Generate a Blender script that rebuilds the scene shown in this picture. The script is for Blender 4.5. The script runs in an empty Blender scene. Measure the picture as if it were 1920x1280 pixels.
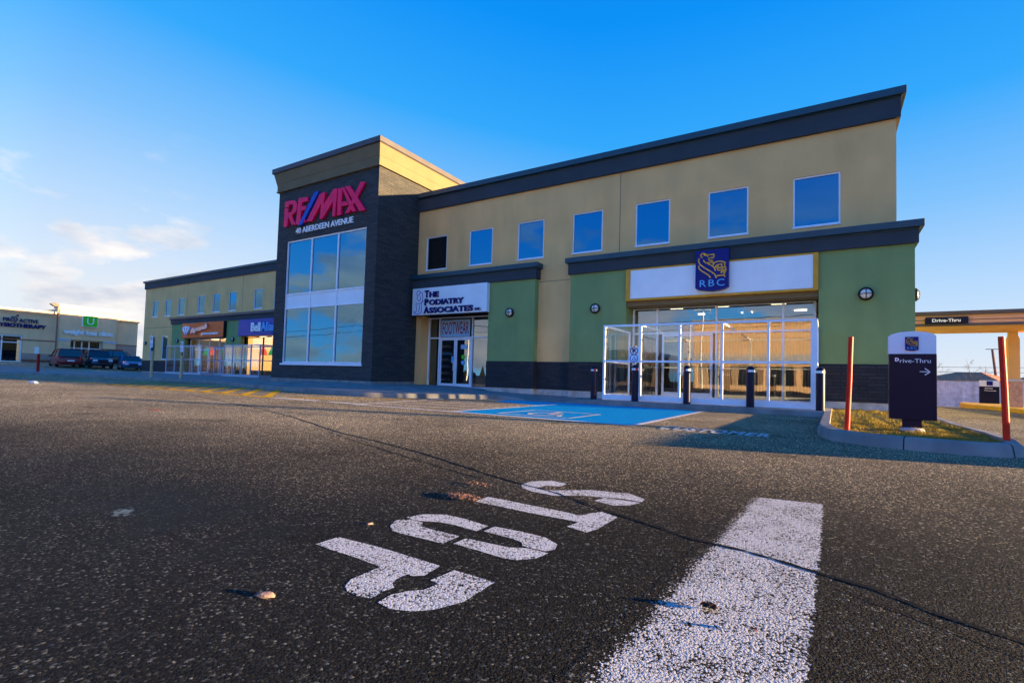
import bpy, bmesh, math, random
from mathutils import Vector, Matrix
random.seed(7)
S = bpy.context.scene
COL = S.collection
R = math.radians

# ------------------------------------------------------------------ camera
YAW, PITCH, ROLL = -5.57523013e-01, 4.14985894e-02, 2.83699908e-02
CAM_H = 0.75
cd = bpy.data.cameras.new('camera'); cam = bpy.data.objects.new('camera', cd); COL.objects.link(cam)
_f = Vector((math.sin(YAW), math.cos(YAW), 0)); _r = Vector((math.cos(YAW), -math.sin(YAW), 0)); _u = Vector((0, 0, 1))
_f2 = _f*math.cos(PITCH)+_u*math.sin(PITCH); _u2 = _u*math.cos(PITCH)-_f*math.sin(PITCH)
_r3 = _r*math.cos(ROLL)+_u2*math.sin(ROLL); _u3 = _u2*math.cos(ROLL)-_r*math.sin(ROLL)
m = Matrix((_r3, _u3, -_f2)).transposed().to_4x4(); m.translation = (0, 0, CAM_H)
cam.matrix_world = m
cd.sensor_width = 36; cd.lens = 945.54/1920*36; cd.shift_y = 28.4/1920
cd.clip_start = 0.05; cd.clip_end = 5000
S.camera = cam

# ------------------------------------------------------------------ light
SUN_V = Vector((1, 0.285, 0.100)).normalized()
SUN_EL = math.asin(SUN_V.z); SUN_AZ = math.atan2(SUN_V.x, SUN_V.y)
W = bpy.data.worlds.new('World'); S.world = W; W.use_nodes = True
nt = W.node_tree; nt.nodes.clear()
def wn(t, **k):
    n = nt.nodes.new(t)
    for a, b in k.items(): setattr(n, a, b)
    return n
out = wn('ShaderNodeOutputWorld'); bg = wn('ShaderNodeBackground'); sky = wn('ShaderNodeTexSky', sky_type='NISHITA')
sky.sun_disc = False; sky.sun_elevation = SUN_EL; sky.sun_rotation = SUN_AZ
sky.altitude = 0; sky.air_density = 1.0; sky.dust_density = 0.4; sky.ozone_density = 1.5
SKY_STRENGTH = 0.06; EXPO = 2.4
bg.inputs['Strength'].default_value = SKY_STRENGTH
hs = wn('ShaderNodeHueSaturation'); hs.inputs['Saturation'].default_value = 1.2
tc = wn('ShaderNodeTexCoord'); sep = wn('ShaderNodeSeparateXYZ')
L = nt.links.new
L(tc.outputs['Generated'], sep.inputs[0]); L(sky.outputs[0], hs.inputs['Color'])
UNIT = 1/(SKY_STRENGTH*2**EXPO)      # colours below are as the sky shows at the chosen exposure
def mth(op, a, b=None, c=None):
    n = wn('ShaderNodeMath', operation=op)
    for i, v in enumerate((a, b, c)):
        if v is None: continue
        if hasattr(v, 'is_output') or hasattr(v, 'links'): L(v, n.inputs[i])
        else: n.inputs[i].default_value = v
    return n.outputs[0]
def mrange(v, a, b, c=0, d=1):
    n = wn('ShaderNodeMapRange'); L(v, n.inputs[0])
    for i, q in enumerate((a, b, c, d)): n.inputs[i+1].default_value = q
    return n.outputs[0]
# clear evening air: pale at the horizon, deep blue overhead, paler towards the west
ramp = wn('ShaderNodeValToRGB'); re_ = ramp.color_ramp.elements
def U(c): return tuple(x*UNIT for x in c)+(1,)
re_[0].position = 0; re_[0].color = (.80, .84, .92, 1); re_[1].position = 1; re_[1].color = (.00, .16, .66, 1)
for p_, c_ in ((.06, (.68, .80, .97)), (.16, (.47, .70, 1.0)), (.28, (.22, .55, 1.0)), (.42, (.03, .40, 1.0)), (.58, (.0, .29, .97)), (.75, (.0, .21, .80))):
    e_ = re_.new(p_); e_.color = (*c_, 1)
zz = mth('ADD', sep.outputs['Z'], mth('MULTIPLY', mrange(sep.outputs['X'], -.35, -1, 0, -.12), mrange(sep.outputs['Y'], -.1, .15))); zz = mth('MAXIMUM', mth('ADD', zz, mrange(sep.outputs['Y'], .2, -.4, 0, .17)), 0.0)
L(zz, ramp.inputs[0])
rs = wn('ShaderNodeMix', data_type='RGBA', blend_type='MULTIPLY'); rs.inputs[0].default_value = 1; L(ramp.outputs[0], rs.inputs[6]); rs.inputs[7].default_value = (UNIT, UNIT, UNIT, 1)
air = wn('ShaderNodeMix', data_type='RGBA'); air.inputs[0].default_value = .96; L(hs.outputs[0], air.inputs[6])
sb = wn('ShaderNodeMix', data_type='RGBA', blend_type='MULTIPLY'); sb.inputs[0].default_value = 1; L(rs.outputs[2], sb.inputs[6])     # southern sky boosted as added fill light for the shaded facade
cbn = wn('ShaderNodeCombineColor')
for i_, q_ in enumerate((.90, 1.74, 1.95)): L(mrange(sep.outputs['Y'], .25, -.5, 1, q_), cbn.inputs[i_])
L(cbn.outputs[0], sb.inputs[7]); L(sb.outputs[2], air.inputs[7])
# cumulus banks low in the sky, thin wisps higher up
mp = wn('ShaderNodeMapping'); mp.inputs['Scale'].default_value = (1, 1, 2.1); L(tc.outputs['Generated'], mp.inputs[0])
nz = wn('ShaderNodeTexNoise'); nz.inputs['Scale'].default_value = 7.0; nz.inputs['Detail'].default_value = 7; nz.inputs['Roughness'].default_value = .52
L(mp.outputs[0], nz.inputs['Vector'])
low = mth('MULTIPLY', mrange(sep.outputs['Z'], 0.0, 0.03), mrange(sep.outputs['Z'], 0.34, 0.08))
thr = mth('ADD', mth('ADD', nz.outputs['Fac'], mth('MULTIPLY', low, 0.17)), mrange(sep.outputs['Y'], .0, -.5, 0, .07))
west = mrange(sep.outputs['X'], -0.62, -0.93)       # clouds gather in the west ...
south = mrange(sep.outputs['Y'], 0.1, -0.3)         # ... and behind the camera
amt = mth('MAXIMUM', west, mth('MULTIPLY', south, mrange(sep.outputs['X'], -.1, -.5, .75, 1)))
amt = mth('MULTIPLY', amt, mrange(sep.outputs['Z'], .37, .17))
cl = mth('MULTIPLY', mrange(thr, 0.61, 0.70), amt)
nz2 = wn('ShaderNodeTexNoise'); nz2.inputs['Scale'].default_value = 9; nz2.inputs['Detail'].default_value = 5
mp2 = wn('ShaderNodeMapping'); mp2.inputs['Location'].default_value = (.03, .02, .10); mp2.inputs['Scale'].default_value = (1, 1, 3); L(tc.outputs['Generated'], mp2.inputs[0]); L(mp2.outputs[0], nz2.inputs['Vector'])
cc = wn('ShaderNodeMix', data_type='RGBA'); L(mrange(nz2.outputs['Fac'], .38, .62), cc.inputs[0])
CLOUD_DARK, CLOUD_LIT = U((.66, .70, .80)), U((1.10, 1.03, .98))
cc.inputs[6].default_value = CLOUD_DARK; cc.inputs[7].default_value = CLOUD_LIT
mixc = wn('ShaderNodeMix', data_type='RGBA'); L(mth('MULTIPLY', cl, .9), mixc.inputs[0])
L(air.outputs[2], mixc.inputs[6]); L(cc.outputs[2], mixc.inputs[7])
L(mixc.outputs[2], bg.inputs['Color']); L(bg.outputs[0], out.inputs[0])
sd = bpy.data.lights.new('sun', 'SUN'); sd.energy = 5.0; sd.angle = R(0.5); sd.color = (1.0, 0.68, 0.33)
so = bpy.data.objects.new('sun', sd); COL.objects.link(so); so.rotation_euler = SUN_V.to_track_quat('Z', 'Y').to_euler(); so.location = (60, 15, 20)
S.view_settings.view_transform = 'Standard'; S.view_settings.look = 'None'; S.view_settings.gamma = 1
S.view_settings.exposure = EXPO
S.render.engine = 'CYCLES'
S.cycles.max_bounces = 8; S.cycles.transparent_max_bounces = 24; S.cycles.glossy_bounces = 4; S.cycles.diffuse_bounces = 3

# ------------------------------------------------------------------ helpers
def tag(o, label=None, cat=None, group=None, kind=None):
    if label: o['label'] = label
    if cat: o['category'] = cat
    if group: o['group'] = group
    if kind: o['kind'] = kind
    return o
def empty(name, loc=(0, 0, 0), rz=0, **k):
    o = bpy.data.objects.new(name, None); COL.objects.link(o); o.location = loc; o.rotation_euler = (0, 0, rz)
    o.empty_display_size = .1
    return tag(o, **k)
class MB:
    def __init__(s): s.v = []; s.f = []
    def add(s, vs, fs):
        n = len(s.v); s.v += [tuple(v) for v in vs]; s.f += [tuple(n+i for i in f) for f in fs]; return s
    def box(s, x0, x1, y0, y1, z0, z1):
        return s.add([(x0,y0,z0),(x1,y0,z0),(x1,y1,z0),(x0,y1,z0),(x0,y0,z1),(x1,y0,z1),(x1,y1,z1),(x0,y1,z1)],
                     [(0,3,2,1),(4,5,6,7),(0,1,5,4),(1,2,6,5),(2,3,7,6),(3,0,4,7)])
    def bar(s, a, b, w, h=None, up=(0,0,1)):
        a, b = Vector(a), Vector(b); d = (b-a).normalized(); u = Vector(up)
        if abs(d.dot(u)) > .99: u = Vector((0,1,0))
        r = d.cross(u).normalized(); u = r.cross(d); h = h or w
        vs = [p+r*sx*w/2+u*sz*h/2 for p in (a, b) for sx, sz in ((-1,-1),(1,-1),(1,1),(-1,1))]
        return s.add(vs, [(3,2,1,0),(4,5,6,7),(0,1,5,4),(1,2,6,5),(2,3,7,6),(3,0,4,7)])
    def tube(s, pts, r, n=10, cap=True):
        pts = [Vector(p) for p in pts]; rr = r if isinstance(r, (list, tuple)) else [r]*len(pts); rings = []; b = len(s.v)
        for i, p in enumerate(pts):
            d = (pts[min(i+1, len(pts)-1)]-pts[max(i-1, 0)]).normalized()
            u = Vector((0,0,1)) if abs(d.z) < .95 else Vector((1,0,0))
            a = d.cross(u).normalized(); c = a.cross(d)
            for k in range(n):
                t = 2*math.pi*k/n; s.v.append(tuple(p+(a*math.cos(t)+c*math.sin(t))*rr[i]))
        for i in range(len(pts)-1):
            for k in range(n):
                s.f.append((b+i*n+k, b+i*n+(k+1)%n, b+(i+1)*n+(k+1)%n, b+(i+1)*n+k))
        if cap:
            s.f.append(tuple(b+k for k in range(n))[::-1]); s.f.append(tuple(b+(len(pts)-1)*n+k for k in range(n)))
        return s
    def lathe(s, prof, n=24, c=(0,0,0), axis='z'):
        b = len(s.v); c = Vector(c)
        for r, h in prof:
            for k in range(n):
                t = 2*math.pi*k/n; x, y = r*math.cos(t), r*math.sin(t)
                s.v.append(tuple(c+(Vector((x, y, h)) if axis == 'z' else Vector((x, -h, y)) if axis == 'y' else Vector((h, x, y)))))
        for i in range(len(prof)-1):
            for k in range(n): s.f.append((b+i*n+k, b+i*n+(k+1)%n, b+(i+1)*n+(k+1)%n, b+(i+1)*n+k))
        s.f.append(tuple(b+k for k in range(n))[::-1]); s.f.append(tuple(b+(len(prof)-1)*n+k for k in range(n)))
        return s
    def prism(s, pts, d0, d1, plane='xz'):
        # pts 2D outline extruded along the third axis
        n = len(pts); g = (lambda p, d: (p[0], d, p[1])) if plane == 'xz' else (lambda p, d: (p[0], p[1], d)) if plane == 'xy' else (lambda p, d: (d, p[0], p[1]))
        vs = [g(p, d0) for p in pts]+[g(p, d1) for p in pts]
        return s.add(vs, [tuple(range(n))[::-1], tuple(range(n, 2*n))]+[(i, (i+1) % n, n+(i+1) % n, n+i) for i in range(n)])
    def holed(s, x0, x1, z0, z1, y, holes, dep):
        xs = sorted({x0, x1, *[h[0] for h in holes], *[h[1] for h in holes]}); zs = sorted({z0, z1, *[h[2] for h in holes], *[h[3] for h in holes]})
        for a, b in zip(xs, xs[1:]):
            for c, d in zip(zs, zs[1:]):
                mx, mz = (a+b)/2, (c+d)/2
                if any(h[0] < mx < h[1] and h[2] < mz < h[3] for h in holes): continue
                s.add([(a,y,c),(b,y,c),(b,y,d),(a,y,d)], [(0,1,2,3)])
        for h in holes:
            a, b, c, d = h
            s.add([(a,y,c),(b,y,c),(b,y,d),(a,y,d),(a,y+dep,c),(b,y+dep,c),(b,y+dep,d),(a,y+dep,d)], [(0,4,5,1),(1,5,6,2),(2,6,7,3),(3,7,4,0)])
        return s
    def build(s, name, mat, parent=None, smooth=False, bevel=0, label=None, weld=False):
        me = bpy.data.meshes.new(name); me.from_pydata(s.v, [], s.f); me.materials.append(mat)
        bm = bmesh.new(); bm.from_mesh(me)
        if weld: bmesh.ops.remove_doubles(bm, verts=bm.verts, dist=1e-5)
        if len(bm.faces) > 1: bmesh.ops.recalc_face_normals(bm, faces=bm.faces)
        zs_ = [q.co.z for q in bm.verts]
        if max(zs_)-min(zs_) < 1e-6:
            bm.normal_update()
            dn = [fc for fc in bm.faces if fc.normal.z < 0]
            if dn: bmesh.ops.reverse_faces(bm, faces=dn)
        bm.to_mesh(me); bm.free()
        o = bpy.data.objects.new(name, me); COL.objects.link(o)
        if parent: o.parent = parent
        if smooth:
            for p in me.polygons: p.use_smooth = True
            me.set_sharp_from_angle(angle=R(40))
        if bevel:
            b = o.modifiers.new('bevel', 'BEVEL'); b.width = bevel; b.segments = 2; b.limit_method = 'ANGLE'; b.angle_limit = R(50)
        if label: o['label'] = label
        return o
def copy_tree(o, parent=None):
    c = o.copy(); COL.objects.link(c); c.parent = parent
    for ch in list(o.children): copy_tree(ch, c)
    return c
def text_mb(body, x0, x1, z0, z1, y, dep, bold=0.0, shear=0.0, spacing=1.0, keep=False):
    cu = bpy.data.curves.new('t', 'FONT'); cu.body = body; cu.size = 1; cu.offset = bold; cu.shear = shear; cu.space_character = spacing
    cu.resolution_u = 3
    o = bpy.data.objects.new('t', cu); COL.objects.link(o)
    dg = bpy.context.evaluated_depsgraph_get(); me = o.evaluated_get(dg).to_mesh()
    vs = [v.co.copy() for v in me.vertices]; fs = [tuple(p.vertices) for p in me.polygons]
    ed = {}
    for f in fs:
        for a, b in zip(f, f[1:]+f[:1]): ed[(a, b)] = 1
    bnd = [(a, b) for (a, b) in ed if (b, a) not in ed]
    o.evaluated_get(dg).to_mesh_clear(); bpy.data.objects.remove(o); bpy.data.curves.remove(cu)
    ax, bx = min(v.x for v in vs), max(v.x for v in vs); az, bz = min(v.y for v in vs), max(v.y for v in vs)
    sx = (x1-x0)/(bx-ax); sz = (z1-z0)/(bz-az)
    if keep: sx = sz = min(sx, sz)
    n = len(vs); out = [(x0+(v.x-ax)*sx, y-dep, z0+(v.y-az)*sz) for v in vs]+[(x0+(v.x-ax)*sx, y, z0+(v.y-az)*sz) for v in vs]
    mb = MB(); mb.add(out, list(fs)+[(b, a, n+a, n+b) for a, b in bnd]); return mb
def flat(mb, z=0.0, rot=0, org=(0, 0)):
    # lay an xz lettering mesh on the ground (x -> x, z -> y)
    c, s = math.cos(rot), math.sin(rot)
    mb.v = [(org[0]+x*c-zz*s, org[1]+x*s+zz*c, z-(y)) for x, y, zz in mb.v]; return mb

# ------------------------------------------------------------------ materials
def new_mat(name):
    m = bpy.data.materials.new(name); m.use_nodes = True; t = m.node_tree; return m, t, t.nodes['Principled BSDF'], t.nodes['Material Output']
def N(t, ty, **k):
    n = t.nodes.new(ty)
    for a, b in k.items():
        if a in n.bl_rna.properties: setattr(n, a, b)
    return n
def pmat(name, col, rough=.6, metal=0, var=.12, scale=3.0, bump=0.0, bscale=60, spec=.22, emit=None, es=0, coat=0, detail=5, grime=0):
    m, t, b, o = new_mat(name); l = t.links.new
    co = N(t, 'ShaderNodeTexCoord'); n1 = N(t, 'ShaderNodeTexNoise'); n1.inputs['Scale'].default_value = scale; n1.inputs['Detail'].default_value = detail
    l(co.outputs['Object'], n1.inputs['Vector'])
    mr = N(t, 'ShaderNodeMapRange'); l(n1.outputs['Fac'], mr.inputs[0]); mr.inputs[1].default_value = .3; mr.inputs[2].default_value = .7
    mr.inputs[3].default_value = 1-var; mr.inputs[4].default_value = 1+var
    mx = N(t, 'ShaderNodeMix', data_type='RGBA', blend_type='MULTIPLY'); mx.inputs[0].default_value = 1
    mx.inputs[6].default_value = (*col, 1); l(mr.outputs[0], mx.inputs[7]); src = mx.outputs[2]
    if grime:
        mp = N(t, 'ShaderNodeMapping'); mp.inputs['Scale'].default_value = (1.6, 1.6, .28); l(co.outputs['Object'], mp.inputs[0])
        n3 = N(t, 'ShaderNodeTexNoise'); n3.inputs['Scale'].default_value = 1.2; n3.inputs['Detail'].default_value = 6; l(mp.outputs[0], n3.inputs['Vector'])
        r3 = N(t, 'ShaderNodeMapRange'); l(n3.outputs['Fac'], r3.inputs[0]); r3.inputs[1].default_value = .45; r3.inputs[2].default_value = .75; r3.inputs[3].default_value = 1; r3.inputs[4].default_value = 1-grime
        m3 = N(t, 'ShaderNodeMix', data_type='RGBA', blend_type='MULTIPLY'); m3.inputs[0].default_value = 1; l(src, m3.inputs[6]); l(r3.outputs[0], m3.inputs[7]); src = m3.outputs[2]
    l(src, b.inputs['Base Color'])
    b.inputs['Roughness'].default_value = rough; b.inputs['Metallic'].default_value = metal; b.inputs['Specular IOR Level'].default_value = spec
    b.inputs['Coat Weight'].default_value = coat
    if bump:
        n2 = N(t, 'ShaderNodeTexNoise'); n2.inputs['Scale'].default_value = bscale; n2.inputs['Detail'].default_value = 4; l(co.outputs['Object'], n2.inputs['Vector'])
        bp = N(t, 'ShaderNodeBump'); bp.inputs['Strength'].default_value = 1; bp.inputs['Distance'].default_value = bump; l(n2.outputs['Fac'], bp.inputs['Height']); l(bp.outputs[0], b.inputs['Normal'])
    if emit: b.inputs['Emission Color'].default_value = (*emit, 1); b.inputs['Emission Strength'].default_value = es
    return m
def brick_mat(name, c1, c2, mortar, bw=.4, bh=.1, ms=.008, bump=.01, rough=.85):
    m, t, b, o = new_mat(name); l = t.links.new
    co = N(t, 'ShaderNodeTexCoord'); sp = N(t, 'ShaderNodeSeparateXYZ'); l(co.outputs['Object'], sp.inputs[0])
    ad = N(t, 'ShaderNodeMath', operation='ADD'); l(sp.outputs['X'], ad.inputs[0]); l(sp.outputs['Y'], ad.inputs[1])
    cb = N(t, 'ShaderNodeCombineXYZ'); l(ad.outputs[0], cb.inputs[0]); l(sp.outputs['Z'], cb.inputs[1])
    br = N(t, 'ShaderNodeTexBrick'); l(cb.outputs[0], br.inputs['Vector']); br.inputs['Scale'].default_value = 1
    br.inputs['Brick Width'].default_value = bw; br.inputs['Row Height'].default_value = bh; br.inputs['Mortar Size'].default_value = ms; br.inputs['Mortar Smooth'].default_value = .3
    br.inputs['Color1'].default_value = (*c1, 1); br.inputs['Color2'].default_value = (*c2, 1); br.inputs['Mortar'].default_value = (*mortar, 1)
    nz = N(t, 'ShaderNodeTexNoise'); nz.inputs['Scale'].default_value = 14; nz.inputs['Detail'].default_value = 6; l(co.outputs['Object'], nz.inputs['Vector'])
    mr = N(t, 'ShaderNodeMapRange'); l(nz.outputs['Fac'], mr.inputs[0]); mr.inputs[1].default_value=.3; mr.inputs[2].default_value=.7; mr.inputs[3].default_value = .7; mr.inputs[4].default_value = 1.3
    mx = N(t, 'ShaderNodeMix', data_type='RGBA', blend_type='MULTIPLY'); mx.inputs[0].default_value = 1; l(br.outputs['Color'], mx.inputs[6]); l(mr.outputs[0], mx.inputs[7]); l(mx.outputs[2], b.inputs['Base Color'])
    hm = N(t, 'ShaderNodeMath', operation='MULTIPLY_ADD'); l(br.outputs['Fac'], hm.inputs[0]); hm.inputs[1].default_value = -1.0; l(nz.outputs['Fac'], hm.inputs[2])
    bp = N(t, 'ShaderNodeBump'); bp.inputs['Distance'].default_value = bump; l(hm.outputs[0], bp.inputs['Height']); l(bp.outputs[0], b.inputs['Normal'])
    b.inputs['Roughness'].default_value = rough; return m
def asphalt_mat(name, paint=None, wear=.35, fade=False):
    """coarse aggregate; with paint = the same surface under a worn coat of paint"""
    m, t, b, o = new_mat(name); l = t.links.new
    co = N(t, 'ShaderNodeTexCoord')
    v1 = N(t, 'ShaderNodeTexVoronoi'); v1.inputs['Scale'].default_value = 120; l(co.outputs['Object'], v1.inputs['Vector'])
    v2 = N(t, 'ShaderNodeTexVoronoi'); v2.inputs['Scale'].default_value = 300; l(co.outputs['Object'], v2.inputs['Vector'])
    n1 = N(t, 'ShaderNodeTexNoise'); n1.inputs['Scale'].default_value = 45; n1.inputs['Detail'].default_value = 6; n1.inputs['Roughness'].default_value = .65; l(co.outputs['Object'], n1.inputs['Vector'])
    n2 = N(t, 'ShaderNodeTexNoise'); n2.inputs['Scale'].default_value = .35; n2.inputs['Detail'].default_value = 7; n2.inputs['Roughness'].default_value = .6; l(co.outputs['Object'], n2.inputs['Vector'])
    sp = N(t, 'ShaderNodeSeparateColor'); l(v1.outputs['Color'], sp.inputs[0])
    rp = N(t, 'ShaderNodeValToRGB'); l(sp.outputs[0], rp.inputs[0]); e = rp.color_ramp.elements
    e[0].position = 0; e[0].color = (.030, .030, .032, 1); e[1].position = 1; e[1].color = (.8, .72, .58, 1)
    for p, c in ((.45, (.036, .036, .036, 1)), (.72, (.075, .072, .062, 1)), (.87, (.15, .14, .115, 1)), (.95, (.30, .275, .215, 1)), (.985, (.70, .64, .48, 1))): x = e.new(p); x.color = c
    mr = N(t, 'ShaderNodeMapRange'); l(n2.outputs['Fac'], mr.inputs[0]); mr.inputs[1].default_value = .3; mr.inputs[2].default_value = .7; mr.inputs[3].default_value = .62; mr.inputs[4].default_value = 1.3
    mx = N(t, 'ShaderNodeMix', data_type='RGBA', blend_type='MULTIPLY'); mx.inputs[0].default_value = 1; l(rp.outputs[0], mx.inputs[6]); l(mr.outputs[0], mx.inputs[7])
    # painted falloff: near asphalt darkened like a vignette, far asphalt brightened as if sunlit
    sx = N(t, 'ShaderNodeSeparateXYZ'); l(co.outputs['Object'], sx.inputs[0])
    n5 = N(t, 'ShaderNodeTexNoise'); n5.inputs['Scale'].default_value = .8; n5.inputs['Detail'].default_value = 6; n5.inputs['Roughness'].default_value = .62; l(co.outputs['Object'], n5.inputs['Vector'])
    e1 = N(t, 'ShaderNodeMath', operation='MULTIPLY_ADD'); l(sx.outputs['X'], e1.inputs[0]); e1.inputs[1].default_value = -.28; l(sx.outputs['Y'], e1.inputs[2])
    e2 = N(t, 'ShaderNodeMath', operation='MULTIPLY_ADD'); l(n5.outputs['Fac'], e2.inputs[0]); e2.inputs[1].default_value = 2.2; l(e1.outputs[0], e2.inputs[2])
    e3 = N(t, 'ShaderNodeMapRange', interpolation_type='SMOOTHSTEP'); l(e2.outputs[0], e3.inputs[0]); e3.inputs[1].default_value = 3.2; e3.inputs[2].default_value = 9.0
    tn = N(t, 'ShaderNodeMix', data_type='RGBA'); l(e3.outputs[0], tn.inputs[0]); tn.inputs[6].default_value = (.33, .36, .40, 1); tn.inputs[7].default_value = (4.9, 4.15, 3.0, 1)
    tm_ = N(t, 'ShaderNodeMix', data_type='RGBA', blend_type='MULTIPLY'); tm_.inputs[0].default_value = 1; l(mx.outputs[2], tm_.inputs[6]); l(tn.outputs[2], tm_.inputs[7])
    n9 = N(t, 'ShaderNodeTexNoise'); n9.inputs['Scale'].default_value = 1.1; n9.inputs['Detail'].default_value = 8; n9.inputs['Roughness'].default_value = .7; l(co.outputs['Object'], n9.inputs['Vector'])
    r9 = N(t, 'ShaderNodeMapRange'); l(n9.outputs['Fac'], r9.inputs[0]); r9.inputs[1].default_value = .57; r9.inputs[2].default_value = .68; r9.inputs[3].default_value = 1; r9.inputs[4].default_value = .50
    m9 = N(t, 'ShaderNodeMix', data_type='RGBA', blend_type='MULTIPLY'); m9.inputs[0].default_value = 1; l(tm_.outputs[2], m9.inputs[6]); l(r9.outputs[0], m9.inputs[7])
    src = m9.outputs[2]
    # height: rounded stones sitting at different levels
    d1 = N(t, 'ShaderNodeMath', operation='MULTIPLY'); l(v1.outputs['Distance'], d1.inputs[0]); d1.inputs[1].default_value = -1.0
    d2 = N(t, 'ShaderNodeMath', operation='MULTIPLY_ADD'); l(sp.outputs[1], d2.inputs[0]); d2.inputs[1].default_value = .55; l(d1.outputs[0], d2.inputs[2])
    d3 = N(t, 'ShaderNodeMath', operation='MULTIPLY_ADD'); l(v2.outputs['Distance'], d3.inputs[0]); d3.inputs[1].default_value = -.4; l(d2.outputs[0], d3.inputs[2])
    d4 = N(t, 'ShaderNodeMath', operation='MULTIPLY_ADD'); l(n1.outputs['Fac'], d4.inputs[0]); d4.inputs[1].default_value = 1.1; l(d3.outputs[0], d4.inputs[2])
    bp = N(t, 'ShaderNodeBump'); bp.inputs['Strength'].default_value = 1.0; bp.inputs['Distance'].default_value = .028 if paint is None or fade else .020; l(d4.outputs[0], bp.inputs['Height']); l(bp.outputs[0], b.inputs['Normal'])
    b.inputs['Roughness'].default_value = .75; b.inputs['Specular IOR Level'].default_value = .03 if paint and not fade else .08
    if paint is None:
        # a shallow damp hollow at the near left, glossier and darker
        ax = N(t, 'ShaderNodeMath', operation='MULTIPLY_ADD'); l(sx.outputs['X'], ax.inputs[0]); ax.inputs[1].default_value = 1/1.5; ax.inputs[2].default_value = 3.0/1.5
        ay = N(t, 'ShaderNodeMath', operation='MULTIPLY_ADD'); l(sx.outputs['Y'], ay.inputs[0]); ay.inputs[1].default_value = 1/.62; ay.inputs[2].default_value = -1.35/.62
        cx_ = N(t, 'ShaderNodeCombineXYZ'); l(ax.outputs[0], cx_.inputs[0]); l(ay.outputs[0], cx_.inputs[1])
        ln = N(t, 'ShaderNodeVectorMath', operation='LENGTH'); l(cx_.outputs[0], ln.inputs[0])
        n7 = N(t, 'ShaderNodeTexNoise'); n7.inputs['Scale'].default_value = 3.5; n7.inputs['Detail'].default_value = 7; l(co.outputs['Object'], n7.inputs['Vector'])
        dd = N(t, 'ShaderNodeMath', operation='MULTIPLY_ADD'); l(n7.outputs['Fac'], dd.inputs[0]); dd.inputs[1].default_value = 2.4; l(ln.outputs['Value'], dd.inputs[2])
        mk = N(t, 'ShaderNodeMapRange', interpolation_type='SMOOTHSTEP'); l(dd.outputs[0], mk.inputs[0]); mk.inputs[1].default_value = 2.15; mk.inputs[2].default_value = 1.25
        rr = N(t, 'ShaderNodeMapRange'); l(mk.outputs[0], rr.inputs[0]); rr.inputs[3].default_value = .75; rr.inputs[4].default_value = .6; l(rr.outputs[0], b.inputs['Roughness'])
        r4 = N(t, 'ShaderNodeMapRange'); l(mk.outputs[0], r4.inputs[0]); r4.inputs[3].default_value = .08; r4.inputs[4].default_value = .10; l(r4.outputs[0], b.inputs['Specular IOR Level'])
        r5 = N(t, 'ShaderNodeMapRange'); l(mk.outputs[0], r5.inputs[0]); r5.inputs[3].default_value = 1; r5.inputs[4].default_value = .8; l(r5.outputs[0], bp.inputs['Strength'])
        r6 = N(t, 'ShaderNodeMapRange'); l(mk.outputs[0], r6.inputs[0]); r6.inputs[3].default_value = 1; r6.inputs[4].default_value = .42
        for px_, py_, rx_, ry_ in ((-3.08, 1.19, .17, .12),):      # small films of water left in it
            vs_ = N(t, 'ShaderNodeMapping'); vs_.inputs['Location'].default_value = (-px_/rx_, -py_/ry_, 0); vs_.inputs['Scale'].default_value = (1/rx_, 1/ry_, 1); l(co.outputs['Object'], vs_.inputs[0])
            l2 = N(t, 'ShaderNodeVectorMath', operation='LENGTH'); l(vs_.outputs[0], l2.inputs[0])
            n8 = N(t, 'ShaderNodeTexNoise'); n8.inputs['Scale'].default_value = 26; n8.inputs['Detail'].default_value = 5; l(co.outputs['Object'], n8.inputs['Vector'])
            d8 = N(t, 'ShaderNodeMath', operation='MULTIPLY_ADD'); l(n8.outputs['Fac'], d8.inputs[0]); d8.inputs[1].default_value = 2.6; l(l2.outputs['Value'], d8.inputs[2])
            k8 = N(t, 'ShaderNodeMapRange'); l(d8.outputs[0], k8.inputs[0]); k8.inputs[1].default_value = 1.75; k8.inputs[2].default_value = 1.55
            for sock, val in (('Roughness', .2), ('Specular IOR Level', .16)):
                old = b.inputs[sock].links[0].from_socket; mm = N(t, 'ShaderNodeMix', data_type='FLOAT'); l(k8.outputs[0], mm.inputs[0]); l(old, mm.inputs[2]); mm.inputs[3].default_value = val; l(mm.outputs[0], b.inputs[sock])
            old = bp.inputs['Strength'].links[0].from_socket; mm = N(t, 'ShaderNodeMix', data_type='FLOAT'); l(k8.outputs[0], mm.inputs[0]); l(old, mm.inputs[2]); mm.inputs[3].default_value = .04; l(mm.outputs[0], bp.inputs['Strength'])
        m6 = N(t, 'ShaderNodeMix', data_type='RGBA', blend_type='MULTIPLY'); m6.inputs[0].default_value = 1; l(src, m6.inputs[6]); l(r6.outputs[0], m6.inputs[7]); src = m6.outputs[2]
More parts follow.
